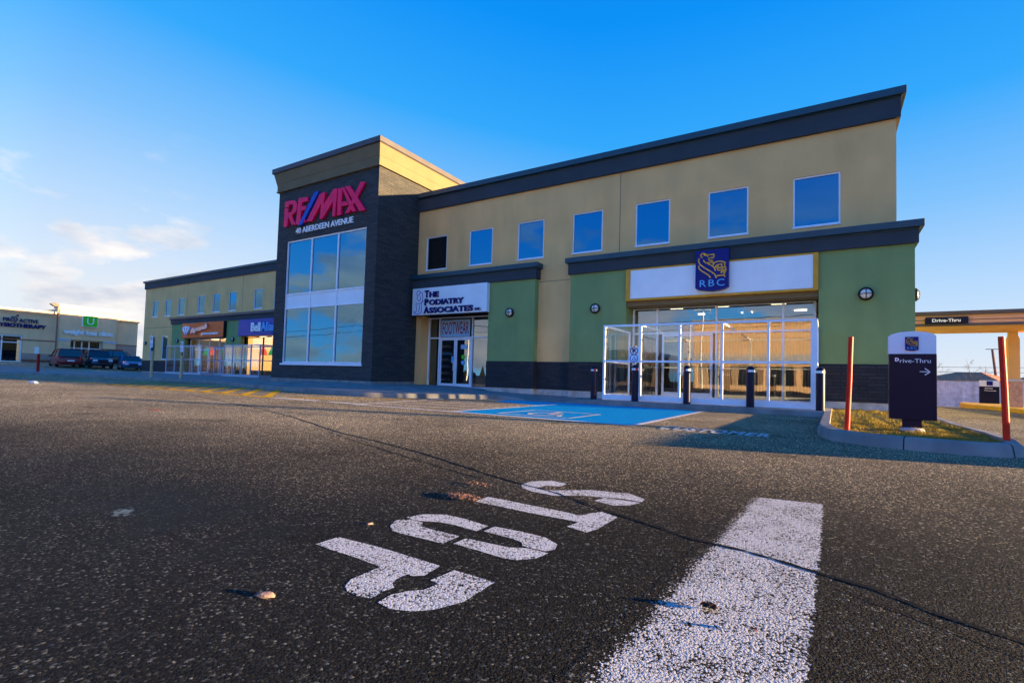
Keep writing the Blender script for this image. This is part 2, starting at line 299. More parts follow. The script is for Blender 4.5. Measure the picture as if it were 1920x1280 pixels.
    if paint:
        # paint missing in the pits between stones and in scuffed patches
        n4 = N(t, 'ShaderNodeTexNoise'); n4.inputs['Scale'].default_value = 5; n4.inputs['Detail'].default_value = 6; l(co.outputs['Object'], n4.inputs['Vector'])
        a = N(t, 'ShaderNodeMath', operation='MULTIPLY_ADD'); l(n4.outputs['Fac'], a.inputs[0]); a.inputs[1].default_value = .8; l(d4.outputs[0], a.inputs[2])
        if fade:      # overspray: the coat thins out towards the line's left edge
            q1 = N(t, 'ShaderNodeMath', operation='MULTIPLY_ADD'); l(sx.outputs['Y'], q1.inputs[0]); q1.inputs[1].default_value = -.0398; l(sx.outputs['X'], q1.inputs[2])
            q2 = N(t, 'ShaderNodeMapRange'); l(q1.outputs[0], q2.inputs[0]); q2.inputs[1].default_value = -.585; q2.inputs[2].default_value = -.515; q2.inputs[3].default_value = -.9; q2.inputs[4].default_value = .0
            q3 = N(t, 'ShaderNodeMath', operation='ADD'); l(a.outputs[0], q3.inputs[0]); l(q2.outputs[0], q3.inputs[1]); a = q3
        r2 = N(t, 'ShaderNodeMapRange'); l(a.outputs[0], r2.inputs[0]); r2.inputs[1].default_value = wear; r2.inputs[2].default_value = wear+.12
        m2 = N(t, 'ShaderNodeMix', data_type='RGBA'); l(r2.outputs[0], m2.inputs[0]); l(src, m2.inputs[6]); m2.inputs[7].default_value = (*paint, 1); src = m2.outputs[2]
    l(src, b.inputs['Base Color']); return m
def glass_mat(name, tint=(.85, .9, .9), refl=.12, refl_col=(1, 1, 1), rough=0.0):
    m, t, b, o = new_mat(name); l = t.links.new; t.nodes.remove(b)
    tr = N(t, 'ShaderNodeBsdfTransparent'); tr.inputs[0].default_value = (*tint, 1)
    gl = N(t, 'ShaderNodeBsdfGlossy'); gl.inputs['Roughness'].default_value = rough; gl.inputs['Color'].default_value = (*refl_col, 1)
    co = N(t, 'ShaderNodeTexCoord'); nz = N(t, 'ShaderNodeTexNoise'); nz.inputs['Scale'].default_value = .7; l(co.outputs['Object'], nz.inputs['Vector'])
    bp = N(t, 'ShaderNodeBump'); bp.inputs['Distance'].default_value = .0025; l(nz.outputs['Fac'], bp.inputs['Height']); l(bp.outputs[0], gl.inputs['Normal'])
    fr = N(t, 'ShaderNodeFresnel'); fr.inputs['IOR'].default_value = 1.5
    ad = N(t, 'ShaderNodeMath', operation='ADD', use_clamp=True); l(fr.outputs[0], ad.inputs[0]); ad.inputs[1].default_value = refl
    mx = N(t, 'ShaderNodeMixShader'); l(ad.outputs[0], mx.inputs[0]); l(tr.outputs[0], mx.inputs[1]); l(gl.outputs[0], mx.inputs[2]); l(mx.outputs[0], o.inputs[0]); return m

M = dict(
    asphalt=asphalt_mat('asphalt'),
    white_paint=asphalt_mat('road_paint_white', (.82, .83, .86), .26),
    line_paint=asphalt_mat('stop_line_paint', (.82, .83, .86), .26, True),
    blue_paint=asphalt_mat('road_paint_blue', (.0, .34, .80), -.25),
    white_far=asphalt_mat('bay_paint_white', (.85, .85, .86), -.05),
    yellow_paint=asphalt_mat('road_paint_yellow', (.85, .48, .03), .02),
    crack=pmat('crack_dark', (.008, .008, .009), .9, var=.3, scale=40, spec=.1),
    concrete=pmat('concrete', (.23, .22, .205), .85, var=.22, scale=2.2, bump=.004, bscale=70, grime=.25),
    found=pmat('foundation_concrete', (.46, .44, .40), .9, var=.25, scale=5, bump=.006, bscale=50, grime=.35),
    yellow=pmat('stucco_ochre', (.76, .46, .18), .9, var=.07, scale=.9, bump=.003, bscale=140, grime=.10),
    green=pmat('stucco_green', (.21, .30, .115), .9, var=.07, scale=.9, bump=.003, bscale=140, grime=.12),
    fascia=pmat('fascia_slate', (.038, .050, .060), .75, var=.10, scale=1.4, bump=.001, bscale=120),
    cap=pmat('metal_cap', (.012, .045, .066), .45, var=.12, scale=2, spec=.5),
    cornice=pmat('cornice_taupe', (.175, .135, .072), .8, var=.08, scale=1.5, bump=.002, bscale=120),
    canopy=pmat('canopy_brown', (.62, .33, .20), .8, var=.08, scale=1.5),
    tcap=pmat('tower_metal_cap', (.085, .075, .078), .5, var=.1, scale=2),
    brick=brick_mat('charcoal_block', (.030, .031, .032), (.056, .053, .050), (.014, .014, .016), .42, .098, .009, .012),
    band=brick_mat('dark_block_base', (.014, .016, .020), (.026, .027, .032), (.007, .007, .008), .42, .098, .010, .012),
    alu=pmat('aluminium_frame', (.78, .82, .88), .38, metal=.0, var=.05, scale=5),
    alu2=pmat('dull_aluminium', (.40, .46, .54), .4, var=.05, scale=5),
    poletan=pmat('pole_brown', (.26, .15, .12), .6),
    white=pmat('white_panel', (.70, .80, .85), .45, var=.04, scale=1.5, spec=.4, grime=.05),
    gold=pmat('gold_frame', (.58, .30, .03), .45, var=.1, scale=4),
    navy=pmat('navy_enamel', (.006, .010, .12), .35, var=.1, scale=4),
    navy2=pmat('sign_navy', (.002, .003, .022), .4, var=.1, scale=4),
    lionblue=pmat('shield_blue', (.001, .004, .15), .35, var=.05, scale=4),
    lion=pmat('logo_gold', (.95, .50, .04), .45, var=.05),
    ltblue=pmat('letter_light_blue', (.10, .42, .78), .4, var=.05),
    red=pmat('letter_red', (.97, .0, .09), .5, var=.06, scale=4),
    blueletter=pmat('letter_blue', (.012, .05, .42), .38, var=.05),
    side_dark=pmat('letter_return', (.02, .02, .025), .6),
    whitel=pmat('letter_white', (.88, .88, .88), .5, var=.03),
    deepblue=pmat('letter_deep_blue', (.004, .006, .11), .5, var=.05),
    footred=pmat('letter_dark_red', (.26, .02, .05), .6),
    banner=pmat('banner_pale_blue', (.30, .52, .72), .7, var=.05),
    orange=pmat('sign_terracotta', (.80, .12, .015), .5, var=.06, scale=3),
    bellblue=pmat('sign_blue', (.0, .045, .32), .45, var=.06, scale=3),
    silver=pmat('letter_silver', (.48, .45, .48), .35, metal=.4, var=.2, scale=8),
    signgreen=pmat('sign_green', (.06, .62, .03), .4, var=.05),
    stake=pmat('stake_orange_red', (.70, .022, .006), .5, var=.14, scale=9),
    redpole=pmat('pole_dark_red', (.45, .02, .02), .5, var=.14, scale=9),
    black=pmat('black_metal', (.010, .010, .012), .45, var=.2),
    globe=pmat('lamp_globe_glass', (.72, .70, .62), .25, var=.05, spec=.7),
    grass=pmat('grass_blades', (.30, .205, .025), .8, var=.45, scale=6),
    soil=pmat('grass_soil', (.11, .10, .03), .95, var=.4, scale=9, bump=.02, bscale=40),
    wood=pmat('weathered_boards', (.66, .64, .64), .85, var=.2, scale=4, bump=.004, bscale=30, grime=.3),
    postwood=pmat('post_wood', (.60, .44, .24), .85, var=.25, scale=12, bump=.004, bscale=30),
    roof=pmat('brown_shingles', (.58, .19, .10), .9, var=.35, scale=3, bump=.02, bscale=12),
    house=pmat('pale_siding', (.5, .46, .4), .8),
    yellowkerb=pmat('kerb_yellow', (.58, .35, .04), .75, var=.22, scale=5, bump=.004, bscale=40),
    beige=pmat('shop_stucco', (.88, .58, .33), .9, var=.07, scale=.6, bump=.003, bscale=90, grime=.08),
    shopbrick=brick_mat('shop_pink_brick', (.45, .28, .22), (.52, .33, .26), (.42, .32, .26), .24, .08, .008, .006),
    shopbase=pmat('shop_red_base', (.27, .10, .06), .85),
    trim=pmat('shop_trim_grey', (.50, .52, .58), .6),
    bark=pmat('bare_bark', (.16, .10, .075), .9),
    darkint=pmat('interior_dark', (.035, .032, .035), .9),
    room=pmat('interior_beige', (.60, .47, .28), .9),
    floor=pmat('interior_floor', (.16, .12, .09), .5),
    blind=pmat('vertical_blind', (.62, .52, .33), .8, var=.15, scale=3),
    warmwall=pmat('glowing_shop_wall', (.75, .50, .22), .8, emit=(1.0, .50, .14), es=.42),  # wall given its own warm glow in place of the shop's lamplight
    ceil=pmat('lit_ceiling_lamp', (.9, .85, .7), .5, emit=(1.0, .80, .48), es=1.2),
    shadeg=pmat('lampshade_green', (.01, .32, .09), .6, emit=(.0, .5, .12), es=.18),
    shader=pmat('lampshade_red', (.65, .05, .02), .6, emit=(1, .10, .03), es=.3),
    rubber=pmat('tyre_rubber', (.015, .015, .017), .8),
    rim=pmat('wheel_rim', (.42, .43, .45), .35, metal=.7),
    tail=pmat('tail_lamp', (.45, .01, .01), .25, spec=.7),
    head=pmat('headlamp_glass', (.75, .78, .82), .12, spec=.9),
    carglass=pmat('car_glass', (.012, .016, .024), .06, spec=.9),
    c_red=pmat('car_paint_maroon', (.22, .02, .03), .28, metal=.3, coat=.6, var=.04),
    c_navy=pmat('car_paint_navy', (.010, .022, .060), .25, metal=.3, coat=.7, var=.04),
    c_black=pmat('car_paint_black', (.010, .011, .014), .3, metal=.2, coat=.6, var=.04),
    c_blue=pmat('car_paint_blue', (.02, .11, .28), .28, metal=.35, coat=.6, var=.04),
    leaf=pmat('dry_leaves', (.20, .105, .075), .8, var=.4, scale=60),
    leafd=pmat('dark_leaf_litter', (.05, .025, .015), .9, var=.4, scale=60),
    stone=pmat('flint_stone', (.22, .15, .12), .7, var=.4, scale=45, bump=.003, bscale=90),
    scrap=pmat('paper_scrap', (.75, .76, .78), .7, var=.1),
    water=pmat('puddle_water', (.010, .016, .022), .04, spec=.6, bump=.0008, bscale=18, var=.3),
    mirror=glass_mat('window_glass', (.10, .14, .20), .19, (.28, .66, 1.0)),
    towerglass=glass_mat('tower_glass', (.26, .32, .35), .20, (.42, .76, 1.0)),
    shopglass=glass_mat('storefront_glass', (.60, .64, .64), .20, (.90, .95, 1.0)),
    clearglass=glass_mat('shelter_glass', (.93, .95, .95), .06),
)
# ------------------------------------------------------------------ ground
def gz(x, y):
    z = .045*max(0, min(-58-x, 21))
    if x > 0 and y > 28: z -= .022*min(y-28, 45)*min(1, x/3)
    return z
def grid_obj(name, xs, ys, fn, mat):
    vs = [(x, y, fn(x, y)) for y in ys for x in xs]; nx = len(xs)
    fs = [(j*nx+i, j*nx+i+1, (j+1)*nx+i+1, (j+1)*nx+i) for j in range(len(ys)-1) for i in range(nx-1)]
    o = MB().add(vs, fs).build(name, mat, smooth=True); return o
gx = [-900, -400, -200, -120, -90, -79, -72, -66, -62, -58, -50, -40, -30, -20, -10, 0, .8, 1.6, 2.4, 3, 6, 10, 20, 40, 80, 160, 400, 900]
gy = [-900, -300, -100, -40, -20, -10, -5, 0, 5, 10, 15, 20, 25, 28, 32, 38, 46, 55, 73, 100, 160, 400, 900]
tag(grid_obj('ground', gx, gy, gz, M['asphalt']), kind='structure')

# pavement in front of the shops: kerb line with a dropped ramp at the accessible bay
front = [(-84, 3.9), (-66, 7.6), (-57, 9.6), (-50, 11.3), (-45, 12.8), (-40, 14.0), (-33, 14.15), (-27, 14.2), (-24.6, 13.5), (-22, 12.6), (-19.4, 12.2), (-16, 11.6), (-13.6, 11.25), (-12.2, 11.35), (-11.3, 12.2), (-10.3, 13.4), (-9.4, 14.2), (-9.0, 14.35), (-8.2, 14.45), (-7.2, 14.5), (-6.5, 14.5), (-6.0, 14.5), (-4, 14.45), (-2, 14.4), (-.02, 14.35)]
back = [(-84, 11), (-66, 15), (-59.5, 17.5), (-57.5, 22.95), (-50, 22.95), (-45, 22.95), (-40, 22.95), (-33, 22.95), (-27, 22.95), (-24, 22.95), (-22, 17.9), (-19.4, 17.9), (-17, 17.9), (-14.5, 18.2), (-13.5, 18.2), (-12.8, 18.2), (-11.5, 17.9), (-9.9, 17.9), (-9.3, 17.9), (-8.4, 17.9), (-7.4, 17.9), (-6.6, 17.9), (-5, 18.1), (-2, 18.1), (.3, 17.9)]
def sm(t): t = max(0, min(1, t)); return t*t*(3-2*t)
def walk_z(x, y, t):
    z = gz(x, y)+.15
    z += .20*math.exp(-((x+19)/4.2)**2)*sm((y-12.0)/3)
    if x < -24: z += .10*sm((y-15)/6)
    z += .08*sm((x+17)/2)*sm((-11.5-x)/2)*sm((y-14)/3)
    r = sm((x+9.3)/.8)*sm((-6.3-x)/.8)
    z -= .125*r*(1-t)
    z -= .05*sm((x+10.5)/1)*sm((-6.0-x)/.5)*t
    return z
NR = 14; v = []; f = []
for i, (a, b) in enumerate(zip(front, back)):
    v.append((a[0], a[1]-.02, gz(*a)-.05)); v.append((a[0], a[1], walk_z(a[0], a[1], 0)-.012))
    for j in range(NR+1):
        t = (j/NR)**1.3; x = a[0]+(b[0]-a[0])*t; y = a[1]+.03+(b[1]-a[1]-.03)*t; v.append((x, y, walk_z(x, y, t)))
n = NR+3
for i in range(len(front)-1):
    for j in range(n-1): f.append((i*n+j, (i+1)*n+j, (i+1)*n+j+1, i*n+j+1))
tag(MB().add(v, f).build('sidewalk', M['concrete'], smooth=True), kind='structure')
# joint between the kerb stone and the slabs
v = []; f = []
for i, a in enumerate(front[:]):
    k = len(v); v += [(a[0], a[1]+.16, walk_z(a[0], a[1]+.16, .03)+.004), (a[0], a[1]+.175, walk_z(a[0], a[1]+.175, .03)+.004)]
    if i: f.append((k-2, k, k+1, k-1))
tag(MB().add(v, f).build('kerb_joint', M['crack']), kind='structure')

mb = MB()
for i in range(34):       # saw-cut joints across the slabs
    x = -26+i*.78
    for a, b in zip(range(0, 10), range(1, 11)):
        if x > .0: break
        # slab position by interpolating the kerb and wall lines
        fa = next(((p, q) for p, q in zip(front, front[1:]) if p[0] <= x <= q[0]), None)
        if not fa: break
        k = front.index(fa[0]); u = (x-fa[0][0])/(fa[1][0]-fa[0][0]); y0 = fa[0][1]+(fa[1][1]-fa[0][1])*u; y1 = back[k][1]+(back[k+1][1]-back[k][1])*u
        ta, tb = a/10, b/10; ya, yb = y0+(y1-y0)*ta+.02, y0+(y1-y0)*tb+.02
        mb.add([(x-.006, ya, walk_z(x, ya, ta)+.006), (x+.006, ya, walk_z(x, ya, ta)+.006), (x+.006, yb, walk_z(x, yb, tb)+.006), (x-.006, yb, walk_z(x, yb, tb)+.006)], [(0, 1, 2, 3)])
tag(mb.build('slab_joint', M['crack']), kind='structure')
# painted markings (4 mm sheets)
def sheet(name, polys, mat, z=.004):
    mb = MB()
    for p in polys: mb.add([(x, y, z) for x, y in p], [tuple(range(len(p)))])
    return tag(mb.build(name, mat), kind='structure')
def line(a, b, w):
    a, b = Vector(a), Vector(b); d = (b-a).normalized(); nn = Vector((-d.y, d.x))*w/2
    return [tuple(a-nn), tuple(b-nn), tuple(b+nn), tuple(a+nn)]
STOP = [[(-1.89,1.456),(-1.889,1.577),(-1.636,1.592),(-1.292,1.579),(-1.274,1.472),(-1.305,1.442),(-1.336,1.438),(-1.335,1.382),(-1.322,1.349),(-1.288,1.327),(-1.296,1.286),(-1.289,1.219),(-1.341,1.206),(-1.397,1.213),(-1.437,1.234),(-1.465,1.288),(-1.471,1.435),(-1.616,1.446),(-1.8,1.448)],
[(-1.219,1.578),(-1.028,1.573),(-1.022,1.38),(-1.064,1.281),(-1.12,1.225),(-1.184,1.204),(-1.247,1.21),(-1.257,1.276),(-1.231,1.333),(-1.193,1.37),(-1.187,1.415),(-1.19,1.445),(-1.228,1.449)],
[(-1.874,2.001),(-1.844,2.096),(-1.74,2.167),(-1.606,2.163),(-1.443,2.134),(-1.439,2.029),(-1.589,2.044),(-1.684,2.036),(-1.794,1.981)],
[(-1.829,1.839),(-1.879,1.929),(-1.832,1.979),(-1.739,1.98),(-1.712,1.928),(-1.635,1.919),(-1.455,1.919),(-1.455,1.791),(-1.661,1.785),(-1.765,1.789)],
[(-1.413,2.049),(-1.411,2.147),(-1.257,2.156),(-1.122,2.146),(-1.033,2.091),(-1.011,2.027),(-1.034,1.979),(-1.12,1.977),(-1.154,1.984),(-1.175,2.018),(-1.262,2.04)],
[(-1.414,1.816),(-1.416,1.913),(-1.19,1.925),(-1.114,1.966),(-1.012,1.965),(-1.025,1.877),(-1.081,1.814),(-1.139,1.799),(-1.299,1.813)],
[(-1.795,2.5),(-1.795,2.645),(-1.238,2.619),(-1.157,2.597),(-1.124,2.683),(-1.084,2.756),(-0.971,2.701),(-0.975,2.431),(-0.999,2.34),(-1.119,2.37),(-1.104,2.482),(-1.385,2.479)],
[(-1.577,3.325),(-1.716,3.35),(-1.817,3.239),(-1.82,3.09),(-1.757,2.998),(-1.652,2.948),(-1.474,2.937),(-1.349,3.051),(-1.103,3.134),(-0.971,3.131),(-0.978,3.215),(-1.113,3.312),(-1.363,3.243),(-1.566,3.062),(-1.689,3.053),(-1.667,3.167),(-1.575,3.21)],
[(-1.222,2.975),(-1.203,3.087),(-0.969,3.108),(-1.005,2.995),(-1.081,2.935)]]
def fuzz(p, step=.03, amp=.006):
    out = []
    for a, b in zip(p, p[1:]+p[:1]):
        n = max(1, int(math.dist(a, b)/step))
        for i in range(n): t = i/n; out.append((a[0]+(b[0]-a[0])*t+random.uniform(-amp, amp), a[1]+(b[1]-a[1])*t+random.uniform(-amp, amp)))
    return out
sheet('stop_lettering', [fuzz(p, .02, .0015) for p in STOP], M['white_paint'], .0012)
v = []; f = []; rb = random.Random(21); y = .3
LE = [(.3, -.60), (.4, -.60), (1.205, -.57), (1.805, -.54), (2.6, -.50), (3.72, -.42)]
while y < 3.76:
    for (y0, x0), (y1, x1) in zip(LE, LE[1:]+[(9, -.2)]):
        if y0 <= y <= y1: xl = x0+(x1-x0)*(y-y0)/(y1-y0)
    xr = -.052+.037*sm((y-.3)/3.4); k = len(v); cols = [xl+rb.uniform(-.012, .010), xl+.05, xl+.15, xr-.1, xr-.04, xr+rb.uniform(-.010, .010)]
    v += [(x, y+(x-xl)*.18*(y/3.7)+rb.uniform(-.002, .002), .0004) for x in cols]
    if k: f += [(k-6+i, k-5+i, k+1+i, k+i) for i in range(5)]
    y += .012
tag(MB().add(v, f).build('stop_line', M['line_paint']), kind='structure')
sheet('accessible_bay', [[(-6.62, 8.36), (-2.80, 8.36), (-2.80, 13.85), (-3.4, 14.28), (-6.62, 14.4)], [(-8.7, 13.0), (-6.62, 12.2), (-6.62, 14.4), (-8.9, 14.25)]], M['blue_paint'])
sheet('bay_outline', [line((-9.6, 8.32), (-2.69, 8.28), .14), line((-2.74, 8.28), (-2.74, 14.0), .12), line((-6.67, 8.40), (-6.67, 13.2), .12), line((-9.55, 8.40), (-10.4, 12.6), .12)] +
      [line((-9.5+i*.02, 8.9+i*.95), (-6.74, 9.35+i*.95), .10) for i in range(4)], M['white_far'], .008)
# wheelchair symbol in its square
sy = [line((-5.75, 8.75), (-4.15, 8.75), .07), line((-4.15, 8.72), (-4.15, 10.35), .07), line((-5.75, 10.32), (-4.15, 10.32), .07), line((-5.75, 8.72), (-5.75, 10.35), .07)]
c0 = (-4.98, 9.38); ring = [(c0[0]+.34*math.cos(R(a)), c0[1]+.36*math.sin(R(a))) for a in range(110, 380, 15)]
sy += [line(a, b, .09) for a, b in zip(ring, ring[1:])]
sy += [line((-5.0, 9.95), (-4.95, 9.5), .12), line((-4.97, 9.5), (-4.68, 9.48), .10), line((-4.70, 9.50), (-4.50, 9.05), .10), line((-5.0, 9.75), (-4.72, 9.72), .07)]
sy += [[(-5.02+.09*math.cos(R(a)), 10.09+.09*math.sin(R(a))) for a in range(0, 360, 30)]]
sheet('wheelchair_marking', sy, M['white_far'], .010)
cm = text_mb('CUSTOMER', 0, 1.62, 0, .62, 0, 0, bold=.035, spacing=1.15); cm = flat(cm, .006, R(-1.0), (-2.30, 8.08))
cm.v = [(x, y, .006) for x, y, z in cm.v]
k = [fc for fc in cm.f if len(fc) == 3 or len(fc) > 4]; tag(MB().add(cm.v, cm.f[:len(cm.f)]).build('customer_lettering', M['white_far']), kind='structure')
yl = [line((-30, 8.95), (-13.3, 8.45), .28)]
for i in range(10):
    x = -24.2+i*1.19; yl.append(line((x, 8.52), (x-4.9, 12.15), .24))
yl += [line((-12.9, 8.9), (-10.4, 11.8), .16), line((-13.3, 8.45), (-11.8, 9.6), .2)]
sheet('yellow_bay_lines', yl, M['yellow_paint'])
sheet('white_dashes', [line((-13.1, 8.5), (-11.2, 8.52), .24), line((-10.7, 8.45), (-9.4, 8.45), .2)], M['white_far'], .006)
# long crack across the lot with a second hairline beside it
def crack(name, pts, w, seed):
    rnd = random.Random(seed); P = []
    for a, b in zip(pts, pts[1:]):
        n = max(2, int(math.dist(a, b)/.05))
        for i in range(n): t = i/n; P.append((a[0]+(b[0]-a[0])*t, a[1]+(b[1]-a[1])*t))
    v = []; f = []; off = 0
    for i, p in enumerate(P[:-1]):
        d = (Vector(P[i+1])-Vector(p)).normalized(); nn = Vector((-d.y, d.x)); off = off*.8+rnd.uniform(-.006, .006); ww = w*rnd.uniform(.35, 1.25)
        k = len(v); v += [(p[0]+nn.x*(off-ww/2), p[1]+nn.y*(off-ww/2), .0024), (p[0]+nn.x*(off+ww/2), p[1]+nn.y*(off+ww/2), .0024)]
        if i: f.append((k-2, k, k+1, k-1))
    tag(MB().add(v, f).build(name, M['crack']), kind='structure')
CRACK = [(-16, 7.6), (-9.124,5.747),(-7.106,5.05),(-5.106,4.237),(-4.089,3.972),(-3.009,3.588),(-2.308,3.275),(-1.871,3.121),(-1.479,3.014),(-1.019,2.765),(-.54,2.561),(-.299,2.51),(-.033,2.422),(.17,2.331),(.345,2.204),(.505,2.133),(.9,1.9),(2.2,1.2)]
crack('pavement_crack', CRACK, .030, 3)
crack('pavement_crack', [(-5.3, 4.2), (-4.4, 3.85), (-3.4, 3.5), (-2.6, 3.22), (-2.0, 3.02)], .014, 5)
crack('pavement_crack', [(.05, 2.27), (.25, 2.16), (.5, 2.0), (.9, 1.75)], .008, 6)
# shallow puddles left in the lot
pd = []
for cx, cy, rx, ry in ((-3.18, 2.42, .14, .035), (-5.3, 3.6, .18, .05), (-8.3, 3.2, .5, .10), (-3.5, 2.30, .05, .015)):
    pd.append([(cx+rx*math.cos(R(a))*(1+.3*math.sin(a*.11)), cy+ry*math.sin(R(a))*(1+.35*math.sin(a*.07+1))) for a in range(0, 360, 12)])

# ------------------------------------------------------------------ planted island by the drive-through
ISL = [(.0, 17.28), (-.06, 13), (-.1, 9.7), (-.06, 9.0), (.08, 8.35), (.45, 7.98), (.85, 7.88), (1.33, 7.80), (1.68, 7.84), (1.93, 8.08), (2.05, 8.8), (2.1, 9.9), (2.04, 11.7), (2.12, 14.3), (2.3, 17.28)]
def inset(P, d):
    out = []
    for i, p in enumerate(P):
        a = Vector(P[max(i-1, 0)]); b = Vector(P[min(i+1, len(P)-1)]); t = (b-a).normalized(); out.append((p[0]-t.y*d, p[1]+t.x*d))
    return out
v = []; f = []
rows = [(inset(ISL, -.03), -.03), (inset(ISL, -.005), .12), (inset(ISL, .02), .15), (inset(ISL, .15), .155), (inset(ISL, .17), .10)]
for P_, z in rows: v += [(x, y, z) for x, y in P_]
n = len(ISL)
for j in range(len(rows)-1):
    for i in range(n-1): f.append((j*n+i, j*n+i+1, (j+1)*n+i+1, (j+1)*n+i))
tag(MB().add(v, f).build('island_kerb', M['concrete'], smooth=True), kind='structure')
jm = MB()
seg = []; acc = 0
for a_, b_ in zip(ISL, ISL[1:]): seg.append((acc, a_, b_)); acc += math.dist(a_, b_)
q = .4
while q < acc:
    for s0, a_, b_ in seg:
        ln = math.dist(a_, b_)
        if s0 <= q <= s0+ln:
            d = Vector(((b_[0]-a_[0])/ln, (b_[1]-a_[1])/ln)); nn = Vector((-d.y, d.x)); p = Vector(a_)+d*(q-s0)
            prof = [(-.0325, -.02), (-.009, .12), (.018, .1535), (.15, .1585)]
            for (o0, z0_), (o1, z1_) in zip(prof, prof[1:]):
                A, B_ = p+nn*o0, p+nn*o1; w2 = d*.006; jm.add([(A.x-w2.x, A.y-w2.y, z0_), (A.x+w2.x, A.y+w2.y, z0_), (B_.x+w2.x, B_.y+w2.y, z1_), (B_.x-w2.x, B_.y-w2.y, z1_)], [(0, 1, 2, 3)])
    q += 1.05
tag(jm.build('kerb_joint', M['crack']), kind='structure')
IN = inset(ISL, .16)
sheet('island_soil', [IN], M['soil'], .115)
def inside(x, y, P):
    c = False
    for (x1, y1), (x2, y2) in zip(P, P[1:]+P[:1]):
        if (y1 > y) != (y2 > y) and x < (x2-x1)*(y-y1)/(y2-y1)+x1: c = not c
    return c
gm = MB(); cnt = 0; rg = random.Random(11)
while cnt < 30000:
    x, y = rg.uniform(0, 2.2), rg.uniform(7.9, 17.28)
    if y > 12 and rg.random() < .5: continue
    if not inside(x, y, IN): continue
    cnt += 1; h = rg.uniform(.015, .05)*(1+.6*math.sin(x*5+y*3)*math.sin(y*2.2)); a = rg.uniform(0, 6.28); w = rg.uniform(.003, .006); lx, ly = rg.uniform(-.03, .03), rg.uniform(-.03, .03)
    h *= .35+1.1*abs(math.sin(x*9+1)*math.cos(y*7)); gm.add([(x-w*math.cos(a), y-w*math.sin(a), .112), (x+w*math.cos(a), y+w*math.sin(a), .112), (x+lx, y+ly, .112+h)], [(0, 1, 2)])
me = bpy.data.meshes.new('grass'); me.from_pydata(gm.v, [], gm.f); me.materials.append(M['grass']); g = bpy.data.objects.new('grass', me); COL.objects.link(g); tag(g, kind='stuff')

# ------------------------------------------------------------------ main building
B = empty('commercial_building', (0, 17.3, 0), label='two-storey ochre and green commercial block with dark corner tower and flat roof', cat='building')
BW = []
SPLIT = {'base_course', 'foundation', 'jamb', 'joint', 'counter', 'partition', 'trim_band', 'ceiling_lamp', 'inner_wall', 'door_poster', 'glowing_wall', 'soffit', 'inner_floor', 'green_wall'}
def pieces(mb):
    par = list(range(len(mb.v)))
    def fd(i):
        while par[i] != i: par[i] = par[par[i]]; i = par[i]
        return i
    for fc in mb.f:
        for q in fc[1:]: par[fd(q)] = fd(fc[0])
    # boxes whose bounds touch belong together only when they share vertices
    out = {}
    for fc in mb.f: out.setdefault(fd(fc[0]), []).append(fc)
    res = []
    for fs in out.values():
        ids = sorted({i for fc in fs for i in fc}); mp = {a: b for b, a in enumerate(ids)}; m_ = MB(); m_.v = [mb.v[i] for i in ids]; m_.f = [tuple(mp[i] for i in fc) for fc in fs]; res.append(m_)
    return res
def bp(mb, name, mat, parent=None, **k):      # build in world coordinates, then hang under the building
    if name in SPLIT and name != 'green_wall' and len(mb.f) < 200:
        ps = pieces(mb)
        if len(ps) > 1: return [bp(q, name+'', mat, parent, **k) if len(pieces(q)) > 1 else _bp(q, name, mat, parent, **k) for q in ps][0]
    return _bp(mb, name, mat, parent, **k)
def _bp(mb, name, mat, parent=None, **k):
    o = mb.build(name, mat, None, **k); o.parent = parent or B
    if parent is None: o.matrix_parent_inverse = Matrix.Translation((0, -17.3, 0))
    return o
GX0 = -.843; UPX = [-15.85+i*2.495 for i in range(7)]; UPW = 1.235; Z0, Z1 = 5.60, 7.16
YM, YG, YT, YL = 17.6, 17.3, 15.0, 22.9
holes = [(x, x+UPW, Z0, Z1) for x in UPX]
w = MB().holed(-16.34, 1.68, 4.5, 8.5, YM, holes, .16)
w.add([(-9.9, YM, .32), (-8.2, YM, .32), (-8.2, YM, 4.5), (-9.9, YM, 4.5)], [(0, 1, 2, 3)])
w.box(1.5, 1.68, YM+.01, 36, 4.6, 8.5).box(-16.3, 1.5, 35.8, 36, 0, 8.5)
w.box(-16.0, 1.5, YM+1.2, 35.7, 7.7, 8.3)
bp(w, 'wall', M['yellow'])
bp(MB().box(-16.0, 1.4, 18.9, 19.0, 5.2, 7.7), 'inner_wall', M['darkint'])
bp(MB().box(-6.463, -6.445, YM-.003, YM+.02, 5.3, 8.45).box(-9.78, -8.27, YM-.003, YM+.02, 4.60, 4.615), 'joint', M['fascia'])
def win(x0, x1, z0, z1, y, glass='mirror', fr=.045, par=None, sill=True, vm=()):
    mb = MB()
    mb.box(x0+.002, x1-.002, y+.03, y+.10, z0+.002, z0+fr).box(x0+.002, x1-.002, y+.03, y+.10, z1-fr, z1-.002).box(x0+.002, x0+fr, y+.03, y+.10, z0+fr, z1-fr).box(x1-fr, x1-.002, y+.03, y+.10, z0+fr, z1-fr)
    if sill: mb.box(x0-.02, x1+.02, y-.03, y+.028, z0-.035, z0-.002)
    o = bp(mb, 'window', M['alu'], par)
    p = MB().add([(x0+fr, y+.07, z0+fr), (x1-fr, y+.07, z0+fr), (x1-fr, y+.07, z1-fr), (x0+fr, y+.07, z1-fr)], [(0, 1, 2, 3)]).build('pane', M[glass]); p.parent = o
    return o
for i, x in enumerate(UPX):
    o = win(x, x+UPW, Z0, Z1, YM, 'shopglass' if i == 0 else 'mirror')
